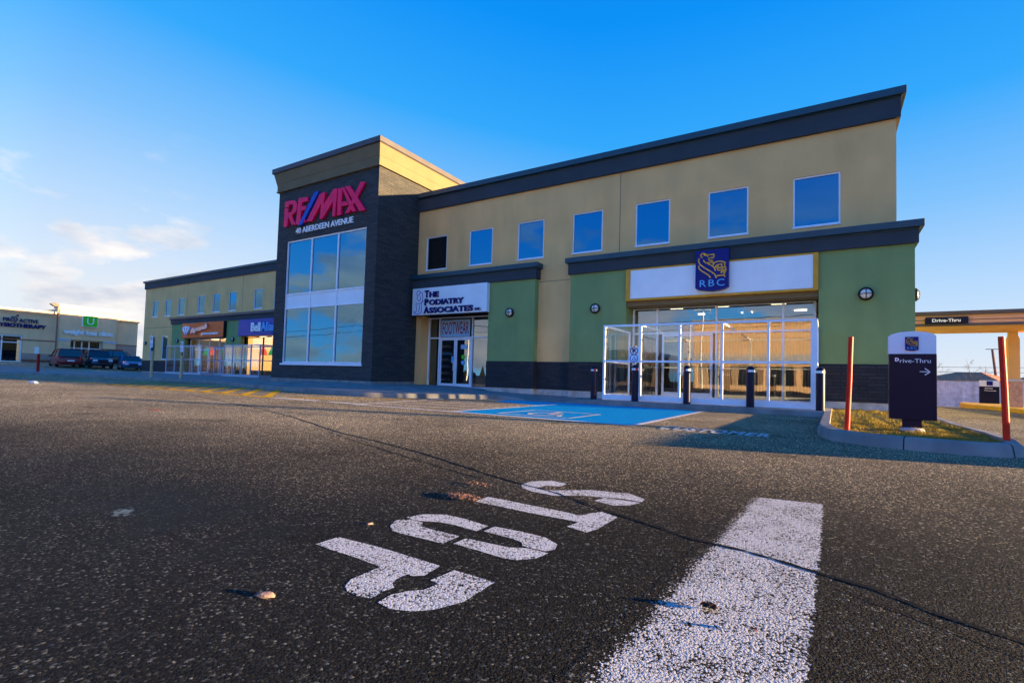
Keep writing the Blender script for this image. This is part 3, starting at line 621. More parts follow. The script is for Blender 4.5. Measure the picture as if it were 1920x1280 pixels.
# parapet
def fascia(x0, x1, yf, z0, zm, z1, p1=.10, p2=.20, back=1.0, side=True, m1='fascia', m2='cap', bx=None):
    bp(MB().box(x0-(p1 if side else 0), x1+p1, yf-p1, yf+back, z0, zm), 'fascia', M[m1])
    bp(MB().box(x0-(p2 if side else 0), x1+p2, yf-p2, yf+back+.02, zm+.002, z1).box(x0-(p1+.03 if side else 0), x1+p1+.03, yf-p1-.03, yf+back, zm-.03, zm-.001), 'parapet_cap', M[m2], bevel=.01)
fascia(-16.34, 1.68, YM, 8.42, 9.02, 9.24, .10, .22, back=18.4, side=False)
# podiatry block
bp(MB().box(-12.02, -9.80, YG, YM-.002, 1.41, 4.70).box(-16.33, -12.03, YG+.01, YM-.002, 3.48, 4.70), 'green_wall', M['green'])
bp(MB().box(-12.04, -9.78, YG-.02, YM-.002, .33, 1.41).box(-9.78, -8.27, YM-.03, YM-.003, .33, 1.41), 'base_course', M['band'])
bp(MB().box(-12.0, -9.8, YG+.0, YM, -.05, .329).box(-9.79, -8.26, YM-.01, YM+.05, -.05, .329), 'foundation', M['found'])
bp(MB().box(-16.30, -9.72, YG-.09, YM-.004, 4.70, 5.12), 'fascia', M['fascia'])
bp(MB().box(-16.30, -9.62, YG-.20, YM-.004, 5.125, 5.32).box(-16.30, -9.69, YG-.12, YM-.004, 5.085, 5.124), 'parapet_cap', M['cap'], bevel=.01)
# bank block
g = MB().holed(-8.25, 2.05, 1.41, 4.72, YG, [(-6.06, -.19, 1.3, 4.72)], .5).add([(2.05, YG, 1.41), (2.05, 31, 1.41), (2.05, 31, 4.72), (2.05, YG, 4.72)], [(0, 1, 2, 3)])
g.add([(-8.25, YG, 1.41), (-8.25, YM, 1.41), (-8.25, YM, 4.72), (-8.25, YG, 4.72)], [(0, 3, 2, 1)])
g.add([(-6.06, YG+.5, 1.41), (-6.06, 18.1, 1.41), (-6.06, 18.1, 3.5), (-6.06, YG+.5, 3.5)], [(0, 1, 2, 3)]).add([(-.19, YG+.5, 1.41), (-.19, 18.1, 1.41), (-.19, 18.1, 3.5), (-.19, YG+.5, 3.5)], [(0, 1, 2, 3)])
g.box(-8.25, 1.68, 17.82, 17.9, 4.74, 5.2)
bp(g, 'green_wall', M['green'])
bp(MB().box(-8.27, -6.04, YG-.02, YG+.25, .33, 1.409).box(-.21, 2.07, YG-.02, YG+.25, .33, 1.409).box(1.9, 2.07, YG+.251, 31, .33, 1.409).box(-6.3, -6.04, YG+.251, 18.1, .33, 1.409).box(-.21, .05, YG+.251, 18.1, .33, 1.409), 'base_course', M['band'])
bp(MB().box(-8.25, -6.06, YG, YG+.2, -.05, .329).box(-.19, 2.05, YG, YG+.2, -.05, .329).box(1.9, 2.05, YG+.2, 31, -.05, .329), 'foundation', M['found'])
bp(MB().box(-8.33, 2.13, YG-.09, 17.59, 4.72, 5.13).box(1.7, 2.13, 17.592, 31.1, 4.72, 5.13), 'fascia', M['fascia'])
bp(MB().box(-8.42, 2.24, YG-.20, 17.594, 5.135, 5.33).box(-8.36, 2.16, YG-.12, 17.594, 5.095, 5.134).box(1.7, 2.24, 17.596, 31.2, 5.135, 5.33), 'parapet_cap', M['cap'], bevel=.01)
bp(MB().box(-6.055, -.195, YG+.16, 18.2, 3.36, 3.55).box(-6.055, -.195, YG+.06, YG+.159, 3.40, 3.60), 'soffit', M['cornice'])
# storefronts
def storefront(x0, x1, z0, z1, y, mull, trans, doors=(), glass='shopglass', fr=.06, kick=.0, name='storefront', frame='alu', jamb=None):
    mb = MB().box(x0, x1, y-.05, y+.05, z1-fr, z1).box(x0, x1, y-.05, y+.05, z0, z0+fr)
    for x in [x0+fr/2, x1-fr/2]+list(mull): mb.box(x-fr/2, x+fr/2, y-.052, y+.052, z0+.002, z1-.002)
    if trans: mb.box(x0+fr, x1-fr, y-.048, y+.048, trans-fr/2, trans+fr/2)
    sf = bp(mb, name, M[frame])
    xs = sorted([x0+fr/2, x1-fr/2]+list(mull))
    for a, b in zip(xs, xs[1:]):
        for c, d in ([(z0+fr, trans-fr/2), (trans+fr/2, z1-fr)] if trans else [(z0+fr, z1-fr)]):
            if any(abs(a-dd[0]) < .2 for dd in doors) and c < 1 and trans: continue
            p = MB().add([(a+fr/2, y, c), (b-fr/2, y, c), (b-fr/2, y, d), (a+fr/2, y, d)], [(0, 1, 2, 3)]).build('pane', M[glass]); p.parent = sf
    for a, b in doors:
        zt = trans-fr/2-.005; s = .075
        dm = MB().box(a, a+s, y-.02, y+.03, z0+.02, zt).box(b-s, b, y-.02, y+.03, z0+.02, zt).box(a+s, b-s, y-.02, y+.03, zt-s, zt).box(a+s, b-s, y-.02, y+.03, z0+.02, z0+.02+s*2.2)
        d = bp(dm, 'door', M[frame])
        p = MB().add([(a+s, y+.005, z0+.2), (b-s, y+.005, z0+.2), (b-s, y+.005, zt-s), (a+s, y+.005, zt-s)], [(0, 1, 2, 3)]).build('pane', M[glass]); p.parent = d
        hx = b-s/2 if (doors.index((a, b)) % 2 == 0 and len(doors) > 1) else a+s/2
        hm = MB().tube([(hx, y-.03, z0+.75), (hx, y-.09, z0+.78), (hx, y-.09, z0+1.22), (hx, y-.03, z0+1.25)], .014, 8).build('handle', M['white'] if glass == 'shopglass' else M['alu'], smooth=True); hm.parent = d
    return sf
storefront(-6.02, -.26, .22, 3.40, 18.0, (-5.12, -3.13, -1.15), 2.47, doors=((-4.95, -3.25),))
storefront(-16.02, -12.06, .22, 3.46, 18.2, (-15.35, -13.45), 2.50, doors=((-15.30, -14.41), (-14.39, -13.50)))
bp(MB().box(-16.33, -16.03, 17.62, 18.22, .2, 3.5).box(-12.055, -11.9, 17.61, 18.3, .2, 3.5), 'jamb', M['yellow'])
dk = bp(MB().lathe([(.0, 0), (.10, 0), (.10, .004)], 20, (-13.95, 18.19, 1.62), 'y'), 'door_sticker', M['signgreen']); bp(MB().lathe([(.0, 0), (.10, 0), (.10, .004)], 20, (-13.95, 18.19, 1.36), 'y'), 'door_sticker', M['ltblue'])
bp(MB().box(-14.62, -14.46, 18.18, 18.186, 1.35, 1.65), 'notice', M['ltblue']); bp(MB().box(-15.12, -14.62, 18.21, 18.216, 1.72, 1.80), 'notice', M['ltblue'])
bp(MB().box(-14.1, -13.72, 18.188, 18.194, 1.98, 2.18), 'notice', M['banner'])
# shop interiors seen through the glass
bp(MB().box(-6.6, .1, 22.9, 23, .1, 3.6).box(-6.7, -6.6, 18.1, 23, .1, 3.6).box(.1, .2, 18.1, 23, .1, 3.6), 'inner_wall', M['room'])
bp(MB().box(-6.6, .1, 18.05, 23, .10, .20), 'inner_floor', M['floor'])
bp(MB().box(-6.6, .1, 18.05, 23, 3.55, 3.6), 'ceiling', M['trim'])
cl = MB()
for x in (-5.0, -3.4, -1.6): cl.box(x, x+.45, 19.2, 19.32, 3.50, 3.545).box(x+.6, x+1.0, 21.2, 21.32, 3.50, 3.545)
bp(cl, 'ceiling_lamp', M['ceil'])
bl = MB(); rb = random.Random(4)
for x0, x1 in ((-5.85, -5.2), (-4.85, -3.4), (-3.0, -1.25), (-1.05, -.4)):
    x = x0
    while x < x1: bl.bar((x, 18.9+rb.uniform(-.02, .02), .5), (x, 18.9, 2.9), .06, .006, (math.sin(.9), math.cos(.6), 0)); x += .095
bp(bl, 'vertical_blind', M['blind'])
bp(MB().box(-5.9, -5.2, 20, 20.6, .2, 1.3).box(-1.0, -.4, 19.4, 20.2, .2, 1.25).box(-2.4, -1.5, 21.5, 22, .2, 1.1), 'counter', M['floor'], bevel=.02)
bp(MB().box(-2.5, -2.42, 19.4, 22.8, .2, 3.5).box(-4.0, -3.9, 20.5, 22.8, .2, 3.5), 'partition', M['trim'])
bp(MB().box(-16.3, -12.0, 22, 22.1, .1, 3.6).box(-16.4, -16.3, 18.25, 22, .1, 3.6).box(-12.0, -11.9, 18.31, 22, .1, 3.6).box(-16.3, -12, 18.25, 22, 3.55, 3.6), 'inner_wall', M['darkint'])
bp(MB().box(-16.3, -12.0, 18.25, 22, .10, .20), 'inner_floor', M['floor'])
sh = MB()
for i in range(6): sh.box(-15.95, -15.45, 18.9, 19.3, .5+i*.32, .53+i*.32)
for i in range(6):
    for j in range(4): sh.box(-15.93+j*.13, -15.84+j*.13, 18.92, 19.15, .532+i*.32, .62+i*.32)
bp(sh, 'shelf', M['trim'])
bp(MB().box(-14.9, -13.9, 20.5, 21.2, .2, 1.2), 'counter', M['postwood'], bevel=.02)
# tower
THo = [(-22.66, -17.0, 1.15, 7.15)]
t = MB().holed(-23.45, -16.35, .1, 9.80, YT, THo, .14)
t.add([(-16.35, YT, .1), (-16.35, 26, .1), (-16.35, 26, 9.8), (-16.35, YT, 9.8)], [(0, 1, 2, 3)]).add([(-23.45, YT, .1), (-23.45, 26, .1), (-23.45, 26, 9.8), (-23.45, YT, 9.8)], [(0, 3, 2, 1)]).box(-23.4, -16.4, 25.9, 26, .1, 9.8)
bp(t, 'tower_wall', M['brick'])
bp(MB().box(-23.47, -16.33, YT-.02, 25, .05, .42), 'foundation', M['concrete'])
def ring(mb, off0, z0, off1, z1, y1=26):
    a = [(-23.45-off0, YT-off0), (-16.35+off0, YT-off0), (-16.35+off0, y1+off0), (-23.45-off0, y1+off0)]; b = [(-23.45-off1, YT-off1), (-16.35+off1, YT-off1), (-16.35+off1, y1+off1), (-23.45-off1, y1+off1)]
    return mb.add([(x, y, z0) for x, y in a]+[(x, y, z1) for x, y in b], [(3,2,1,0), (4,5,6,7)]+[(i, (i+1) % 4, 4+(i+1) % 4, 4+i) for i in range(4)])
cn = MB(); ring(cn, .11, 9.70, .11, 9.76); ring(cn, .07, 9.762, .09, 9.90); ring(cn, .075, 9.902, .10, 10.12); ring(cn, .11, 10.122, .22, 10.62)
bp(cn, 'cornice', M['cornice'])
bp(ring(ring(MB(), .24, 10.60, .24, 10.63), .29, 10.632, .29, 10.87), 'parapet_cap', M['tcap'], bevel=.01)
# tower window wall
tw = MB(); x0, x1 = -22.66, -17.0; y = YT+.10
for x in (x0+.03, -20.77, -18.89, x1-.03): tw.box(x-.035, x+.035, y-.05, y+.05, 1.152, 7.148)
for z in (1.19, 3.82, 4.50, 7.11): tw.box(x0, x1, y-.047, y+.047, z-.035, z+.035)
tw.box(x0-.06, x1+.05, YT-.05, YT-.002, 1.06, 1.148)
T = bp(tw, 'window', M['alu'])
for a, b in ((x0+.065, -20.805), (-20.735, -18.925), (-18.855, x1-.065)):
    for c, d in ((1.225, 3.785), (4.535, 7.075)):
        MB().add([(a, y, c), (b, y, c), (b, y, d), (a, y, d)], [(0, 1, 2, 3)]).build('pane', M['towerglass']).parent = T
    MB().box(a, b, y-.01, y+.01, 3.857, 4.463).build('spandrel_panel', M['white']).parent = T
bp(MB().box(-23.3, -16.5, 19.0, 19.1, .2, 9.7).box(-23.3, -16.5, 15.3, 19.0, 3.95, 4.35).box(-23.3, -16.5, 15.3, 19.0, 7.2, 7.3).box(-16.6, -16.5, 15.3, 19, .2, 9.6).box(-23.3, -23.2, 15.3, 19, .2, 9.6).box(-23.3, -16.5, 15.16, 19, .1, .3), 'inner_wall', M['darkint'])
st = MB()
st.bar((-20.9, 16.0, 1.0), (-17.2, 16.0, 3.9), .06, .28).bar((-20.9, 17.2, 1.0), (-17.2, 17.2, 3.9), .06, .28).bar((-19.0, 15.7, 3.1), (-17.4, 15.7, 4.1), .05, .12)
for i in range(12): st.bar((-20.8+i*.31, 15.75, 1.7+i*.243), (-20.8+i*.31, 15.75, .95+i*.243), .02)
st.bar((-20.8, 15.75, 1.8), (-17.3, 15.75, 4.5), .05)
bp(st, 'staircase', M['white'])
# left wing, set back
lw = [-55.6, -53.1, -50.62, -47.15, -44.7, -42.2, -38.55, -35.9, -32.5, -30.0, -27.5]
hl = [(x, x+UPW-.08, Z0, Z1) for x in lw]+[(-55.75, -54.75, 1.55, 3.75), (-53.35, -52.3, 1.55, 3.75)]
w = MB().holed(-57.2, -23.4, .32, 8.5, YL, hl+[(-48.45, -41.8, .25, 3.4), (-39.6, -33.0, .25, 3.4)], .16).box(-57.2, -57.0, YL+.01, 48, .1, 8.5).box(-57, -23.5, 47.8, 48, .1, 8.5).box(-57, -23.5, YL+1.5, 47.7, 8.0, 8.3)
bp(w, 'wall', M['yellow'])
bp(MB().box(-57, -50.9, 24.6, 24.7, .3, 8).box(-50.9, -23.5, 24.4, 24.5, 5.3, 8), 'inner_wall', M['darkint'])
for h in hl: win(h[0], h[1], h[2], h[3], YL, 'mirror', .05)
bp(MB().box(-48.98, -48.95, YL-.003, YL+.02, 5.3, 8.42).box(-40.2, -40.17, YL-.003, YL+.02, 5.3, 8.42).box(-57.2, -50.9, YL-.003, YL+.02, 4.55, 4.58), 'joint', M['fascia'])
bp(MB().box(-57.3, -23.42, YL-.10, YL+1, 8.42, 9.02), 'fascia', M['fascia'])
bp(MB().box(-57.42, -23.42, YL-.22, YL+25.2, 9.022, 9.20).box(-57.34, -23.42, YL-.14, YL+1, 8.98, 9.021), 'parapet_cap', M['cap'], bevel=.01)
bp(MB().holed(-50.85, -23.46, .33, 4.72, 22.6, [(-48.45, -41.8, .25, 3.42), (-39.6, -33.0, .25, 3.42), (-31, -25, .25, 3.42)], .6), 'green_wall', M['green'])
bp(MB().box(-57.22, -50.87, YL-.03, YL-.003, .36, 1.41).box(-50.87, -48.47, 22.57, 22.599, .36, 1.41).box(-41.78, -39.62, 22.57, 22.599, .36, 1.41), 'base_course', M['band'])
bp(MB().box(-57.2, -50.88, YL-.012, YL+.1, .1, .355).box(-50.85, -48.5, 22.59, 22.8, .1, .355).box(-41.7, -39.7, 22.59, 22.8, .1, .355), 'foundation', M['found'])
bp(MB().box(-50.95, -23.46, 22.5, YL-.004, 4.72, 5.12), 'fascia', M['fascia'])
bp(MB().box(-51.05, -23.46, 22.38, YL-.006, 5.125, 5.32), 'parapet_cap', M['tcap'], bevel=.01)
storefront(-48.4, -41.85, .30, 3.38, 23.1, (-46.9, -45.2, -43.6), 2.45, glass='shopglass', doors=((-46.8, -45.3),))
storefront(-39.55, -33.05, .30, 3.38, 23.1, (-37.3, -35.9, -34.5), 2.6, glass='shopglass', frame='black', doors=())
bp(MB().box(-49.0, -41.3, 27, 27.1, .3, 3.6).box(-41.35, -41.25, 23.3, 27, .3, 3.6).box(-49, -48.9, 23.3, 27, .3, 3.6).box(-49, -41.3, 23.2, 27, 3.5, 3.6), 'inner_wall', M['room'])
bp(MB().box(-40.0, -32.5, 26.4, 26.5, .3, 3.6).box(-32.6, -32.5, 23.2, 26.4, .3, 3.6).box(-40, -39.9, 23.2, 26.4, .3, 3.6), 'glowing_wall', M['warmwall'])
cl = MB()
for i in range(4): cl.box(-39.2+i*1.7, -38.4+i*1.7, 23.9, 24.7, 3.46, 3.5)
for i in range(3): cl.box(-47.8+i*2.2, -47.0+i*2.2, 24.5, 25.0, 3.46, 3.5)
bp(cl, 'ceiling_lamp', M['ceil'])
bp(MB().box(-40, -32.5, 23.2, 26.4, 3.5, 3.6).box(-40, -32.5, 23.2, 26.4, .2, .31).box(-49, -41.3, 23.2, 27, .2, .31), 'inner_floor', M['floor'])
for x, k in ((-38.9, 'shader'), (-37.6, 'shadeg'), (-36.6, 'shader'), (-34.9, 'shadeg'), (-33.9, 'shader'), (-47.6, 'shadeg'), (-46.8, 'shader'), (-44.9, 'shadeg'), (-44.2, 'shader')):
    o = bp(MB().lathe([(.10, 0), (.34, -.72), (.32, -.72), (.09, -.02)], 16, (x, 24.1, 2.72)), 'pendant_shade', M[k], smooth=True)
rk = MB()
for x in (-37.8, -36.4, -34.6):
    for i in range(7): rk.bar((x-.5+i*.16, 24.9, .4), (x-.5+i*.16, 24.9, 1.9), .02)
    for z in (.5, .95, 1.4, 1.85): rk.bar((x-.5, 24.9, z), (x+.5, 24.9, z), .02)
bp(rk, 'display_rack', M['white'])
bp(MB().box(-39.5, -33.2, 23.5, 23.8, .31, .75), 'counter', M['black'])
# ------------------------------------------------------------------ signs on the building
def sub(root, mb, name, mat, parent=None, **k):   # world coordinates -> child of a root placed at root.location (no rotation)
    o = mb.build(name, mat, None, **k); o.parent = parent or root
    if parent is None: o.matrix_parent_inverse = Matrix.Translation(-Vector(root.location))
    return o
s = empty('raised_letter_sign', (-19.8, 14.85, 7.85), label='large red raised capitals with blue slash high on the dark tower', cat='sign')
yF, yB = 14.86, 14.97
RED = dict(letter_r=[(-22.754,9.127),(-22.086,9.096),(-21.832,8.961),(-21.783,8.762),(-21.848,8.472),(-22.19,8.375),(-22.01,8.086),(-21.802,7.849),(-22.152,7.875),(-22.423,8.31),(-22.478,8.207),(-22.503,7.835),(-22.792,7.874),(-22.771,8.528),(-22.76,8.8),(-22.465,8.75),(-22.465,8.51),(-22.167,8.548),(-22.093,8.729),(-22.142,8.907),(-22.443,8.922),(-22.46,8.80),(-22.76,8.84)],
 letter_e=[(-21.697,9.119),(-21.016,9.081),(-20.943,8.87),(-21.397,8.874),(-21.434,8.68),(-21.061,8.659),(-21.114,8.468),(-21.452,8.466),(-21.491,8.055),(-21.152,8.06),(-21.055,7.869),(-21.602,7.821),(-21.837,7.854),(-21.758,8.431)],
 letter_m=[(-21.014,7.879),(-20.091,9.073),(-19.742,9.097),(-19.797,8.5),(-19.137,9.127),(-18.869,9.121),(-18.963,7.856),(-19.146,7.857),(-19.138,8.55),(-19.833,7.869),(-20.032,7.856),(-19.977,8.582),(-20.598,7.853)])
for k, p in RED.items(): sub(s, MB().prism(p, yF, yB), k, M['red'])
sub(s, MB().prism([(-18.829,9.088),(-18.543,9.073),(-18.562,7.848),(-18.811,7.854)], yF, yB).prism([(-18.60,9.094),(-18.42,9.083),(-17.578,7.875),(-17.83,7.878)], yF+.005, yB).prism([(-18.577,8.433),(-18.22,8.416),(-18.084,8.228),(-18.594,8.233)], yF+.008, yB), 'letter_a', M['red'])
sub(s, MB().prism([(-18.381,9.11),(-18.049,9.086),(-16.978,7.832),(-17.363,7.842)], yF+.012, yB).prism([(-17.356,9.149),(-17.071,9.077),(-18.047,7.871),(-18.304,7.87)], yF+.016, yB), 'letter_x', M['red'])
sub(s, MB().prism([(-20.488,9.205),(-20.147,9.199),(-21.318,7.782),(-21.598,7.767)], yF-.02, yB), 'slash', M['blueletter'])
s = tag(text_mb('40 ABERDEEN AVENUE', -21.93, -17.84, 7.42, 7.70, 14.985, .04, bold=.012).build('address_lettering', M['whitel']), 'row of small white capitals giving the street address under the red letters', 'sign')

s = empty('fascia_sign', (-14, 17.1, 3.45), label='pale sign board with dark blue capitals and line-drawn figure beside the tower', cat='sign')
sub(s, MB().box(-16.1, -11.95, 17.06, 17.28, 3.45, 4.67), 'board', M['white'], bevel=.008)
sub(s, MB().box(-16.12, -11.93, 17.05, 17.27, 3.43, 3.449).box(-16.12, -16.101, 17.05, 17.27, 3.449, 4.68), 'edge_trim', M['navy2'])
for body, xa, xb, za, zb in (('T', -15.33, -15.10, 4.22, 4.55), ('HE', -15.06, -14.52, 4.22, 4.47), ('P', -15.33, -15.10, 3.87, 4.17), ('ODIATRY', -15.06, -13.12, 3.87, 4.12), ('A', -15.36, -15.06, 3.51, 3.82), ('SSOCIATES', -15.04, -12.62, 3.51, 3.77), ('INC.', -12.52, -12.20, 3.53, 3.64)):
    sub(s, text_mb(body, xa, xb, za, zb, 17.058, .05, bold=.045 if len(body) != 4 else .02), 'lettering', M['deepblue'])
fg = MB()
for ln in ([(-15.85,4.42),(-15.80,4.54),(-15.68,4.56),(-15.62,4.48),(-15.66,4.40),(-15.76,4.35),(-15.84,4.38)], [(-15.62,4.5),(-15.5,4.46),(-15.46,4.2),(-15.5,4.02),(-15.72,3.98),(-15.86,4.0)], [(-15.78,4.35),(-15.80,4.2),(-15.7,4.1),(-15.58,4.14),(-15.62,4.3)],
           [(-15.86,4.0),(-15.84,3.85),(-15.82,3.66),(-15.90,3.60)], [(-15.66,3.96),(-15.64,3.75),(-15.68,3.62),(-15.74,3.60)], [(-15.98,3.64),(-15.9,3.54),(-15.75,3.50),(-15.6,3.53),(-15.5,3.62),(-15.52,3.68)], [(-15.5,4.02),(-15.42,4.1)], [(-15.56,4.05),(-15.52,3.8),(-15.54,3.68)]):
    for a, b in zip(ln, ln[1:]): fg.bar((a[0], 17.050, a[1]), (b[0], 17.050, b[1]), .022, .012, (0, 1, 0))
sub(s, fg, 'line_figure', M['blueletter'])

s = empty('window_banner', (-14.4, 18.12, 2.54), label='pale blue banner with dark red capitals hung over the glass double doors', cat='banner')
sub(s, MB().box(-15.22, -13.56, 18.125, 18.135, 2.55, 3.32), 'cloth', M['banner'])
sub(s, text_mb('FOOTWEAR', -15.14, -13.62, 2.66, 3.22, 18.122, .004, bold=.01), 'lettering', M['footred'])

s = empty('fascia_sign', (-3.1, 17.25, 3.57), label='long blank white sign panel in a gold frame above the bank entrance', cat='sign')
sub(s, MB().box(-6.055, -5.89, 17.2, 17.45, 3.571, 4.70).box(-.33, -.195, 17.2, 17.45, 3.571, 4.70).box(-5.89, -.33, 17.2, 17.45, 4.655, 4.70).box(-5.89, -.33, 17.2, 17.45, 3.571, 3.645), 'frame', M['gold'], bevel=.006)
sub(s, MB().box(-5.888, -.332, 17.225, 17.40, 3.647, 4.653), 'panel', M['white'])
LION = [[(-3.373,4.962),(-3.43,4.953),(-3.48,4.913),(-3.484,4.876),(-3.457,4.836),(-3.426,4.832)],[(-3.373,4.902),(-3.266,4.883),(-3.259,4.845)],[(-3.366,4.939),(-3.274,4.899),(-3.189,4.895),(-3.07,4.9),(-3.07,4.855),(-3.087,4.79),(-3.188,4.793),(-3.23,4.782),(-3.222,4.722),(-3.187,4.703),(-3.131,4.72),(-3.117,4.681),(-3.173,4.664),(-3.186,4.643),(-3.074,4.632)],[(-3.392,4.738),(-3.363,4.675),(-3.285,4.63),(-3.157,4.551),(-3.059,4.467),(-3.027,4.375)],[(-3.285,4.63),(-3.172,4.645)],[(-3.528,4.797),(-3.549,4.724),(-3.505,4.614),(-3.354,4.479),(-3.155,4.342),(-3.042,4.25),(-2.993,4.135)],[(-3.54,4.557),(-3.532,4.48),(-3.438,4.381),(-3.323,4.304),(-3.224,4.228),(-3.174,4.149)],[(-3.101,4.553),(-3.047,4.63),(-2.95,4.657),(-2.84,4.651),(-2.73,4.599),(-2.756,4.528),(-2.729,4.466),(-2.707,4.376),(-2.74,4.276),(-2.781,4.221),(-2.739,4.151)],[(-2.973,4.2),(-2.862,4.198),(-2.78,4.206)],[(-3.045,4.466),(-2.99,4.535),(-2.907,4.557),(-2.825,4.564)],[(-2.948,4.516),(-2.961,4.369)],[(-2.839,4.55),(-2.823,4.386),(-2.85,4.278)],[(-3.003,4.462),(-2.756,4.447)],[(-2.961,4.377),(-2.721,4.362)],[(-2.836,4.314),(-2.734,4.305)]]
def shield(root, ox, oz, sc, y, dep):
    T = lambda p: (ox+(p[0]+3.14)*sc, oz+(p[1]-3.72)*sc)
    P = [(-3.64,5.06),(-2.63,5.06),(-2.63,3.83),(-2.74,3.775),(-2.90,3.735),(-3.12,3.715),(-3.35,3.74),(-3.53,3.78),(-3.64,3.83)]
    sub(root, MB().prism([T(p) for p in P], y, y+dep), 'shield', M['lionblue'])
    ml = MB(); w = .034*sc
    for ln in LION:
        q = [T(p) for p in ln]
        for a, b in zip(q, q[1:]):
            d = (Vector(b)-Vector(a)).normalized()*w*.3; ml.bar((a[0]-d.x, y-.004, a[1]-d.y), (b[0]+d.x, y-.004, b[1]+d.y), w, .014*max(sc, .4), (0, 1, 0))
    sub(root, ml, 'emblem', M['lion'])
    x0, z0 = T((-3.50, 3.865)); x1, z1 = T((-2.75, 4.085)); sub(root, text_mb('RBC', x0, x1, z0, z1, y-.001, .010*max(sc, .4), bold=.0, spacing=1.25), 'lettering', M['ltblue'])
s = empty('shield_sign', (-3.14, 17.1, 3.72), label='dark blue shield with gold lion line emblem centred on the white panel', cat='sign')
shield(s, -3.14, 3.72, 1, 17.05, .17)

s = empty('fascia_sign', (-45.1, 22.4, 3.4), label='terracotta sign with white diamond and silver script on the left wing', cat='sign')
sub(s, MB().box(-48.45, -41.8, 22.35, 22.59, 3.42, 4.70), 'board', M['orange'], bevel=.01)
sub(s, MB().box(-41.79, -41.72, 22.35, 22.59, 3.42, 4.70).box(-48.45, -41.8, 22.36, 22.58, 3.37, 3.415), 'edge_trim', M['black'])
sub(s, MB().prism([(-48.15,4.2),(-47.8,4.42),(-47.2,4.42),(-46.85,4.2),(-47.5,3.6)], 22.18, 22.33), 'diamond', M['white'])
sub(s, MB().bar((-48.1, 22.17, 4.2), (-46.9, 22.17, 4.2), .03, .02, (0,1,0)).bar((-47.75, 22.17, 4.4), (-47.5, 22.17, 3.65), .03, .02, (0,1,0)).bar((-47.25, 22.17, 4.4), (-47.5, 22.17, 3.65), .03, .02, (0,1,0)), 'facet_line', M['blueletter'])
tm = text_mb("Raymonds", -46.75, -44.0, 3.75, 4.35, 22.34, .14, bold=.03, shear=.5); tm.v = [(x, y, z+(x+46.5)*.15-.10) for x, y, z in tm.v]; sub(s, tm, 'script', M['silver'])
sub(s, text_mb('JEWELLERS', -45.1, -42.45, 3.58, 3.80, 22.34, .08, bold=.03), 'lettering', M['whitel'])
s = empty('fascia_sign', (-36, 22.4, 3.4), label='deep blue sign with pale letters partly hidden behind the tower', cat='sign')
sub(s, MB().box(-39.6, -33.0, 22.35, 22.59, 3.42, 4.70), 'board', M['bellblue'], bevel=.01)
sub(s, text_mb('Bell', -37.75, -36.5, 3.72, 4.42, 22.34, .07, bold=.025), 'lettering', M['whitel'])
sub(s, text_mb('Aliant', -36.44, -34.2, 3.72, 4.42, 22.34, .07, bold=.01), 'lettering', M['ltblue'])

# round bulkhead lamps
def wall_lamp():
    r = empty('wall_lamp', cat='wall lamp', group='round bulkhead lamps on the walls')
    MB().lathe([(.10, 0), (.175, .0), (.185, .03), (.185, .10), (.16, .12), (.145, .10), (.145, .02), (.0, .02)], 28, axis='y').build('ring', M['black'], r, smooth=True)
    MB().lathe([(.143, .02), (.142, .08), (.12, .125), (.07, .15), (.01, .158)], 28, axis='y').build('globe', M['globe'], r, smooth=True)
    c = MB()
    arc = [(-.15, .115), (-.11, .15), (-.05, .172), (0, .176), (.05, .172), (.11, .15), (.15, .115)]
    c.tube([(x, -h, 0) for x, h in arc], .012, 6).tube([(0, -h, x) for x, h in arc], .012, 6); c.build('guard', M['black'], r, smooth=True)
    return r
LPROTO = wall_lamp()
for i, (x, y, z, rz, lab) in enumerate([(-10.93, 17.3, 3.39, 0, 'round black lamp on the green pier right of the line-drawn figure sign'), (-7.21, 17.3, 3.37, 0, 'round black lamp on the green wall left of the gold-framed panel'), (.95, 17.3, 3.39, 0, 'round black lamp on the green wall right of the gold-framed panel'),
        (2.05, 17.9, 3.39, math.pi/2, 'round lamp seen edge-on on the right side wall of the block'), (-56.6, 22.9, 3.1, 0, 'round lamp at the far left corner of the left wing'), (-49.7, 22.6, 3.2, 0, 'round lamp just left of the terracotta sign'), (-40.7, 22.6, 3.2, 0, 'round lamp between the terracotta and blue signs')]):
    o = LPROTO if i == 0 else copy_tree(LPROTO); o.location = (x, y, z); o.rotation_euler = (0, 0, rz); o['label'] = lab

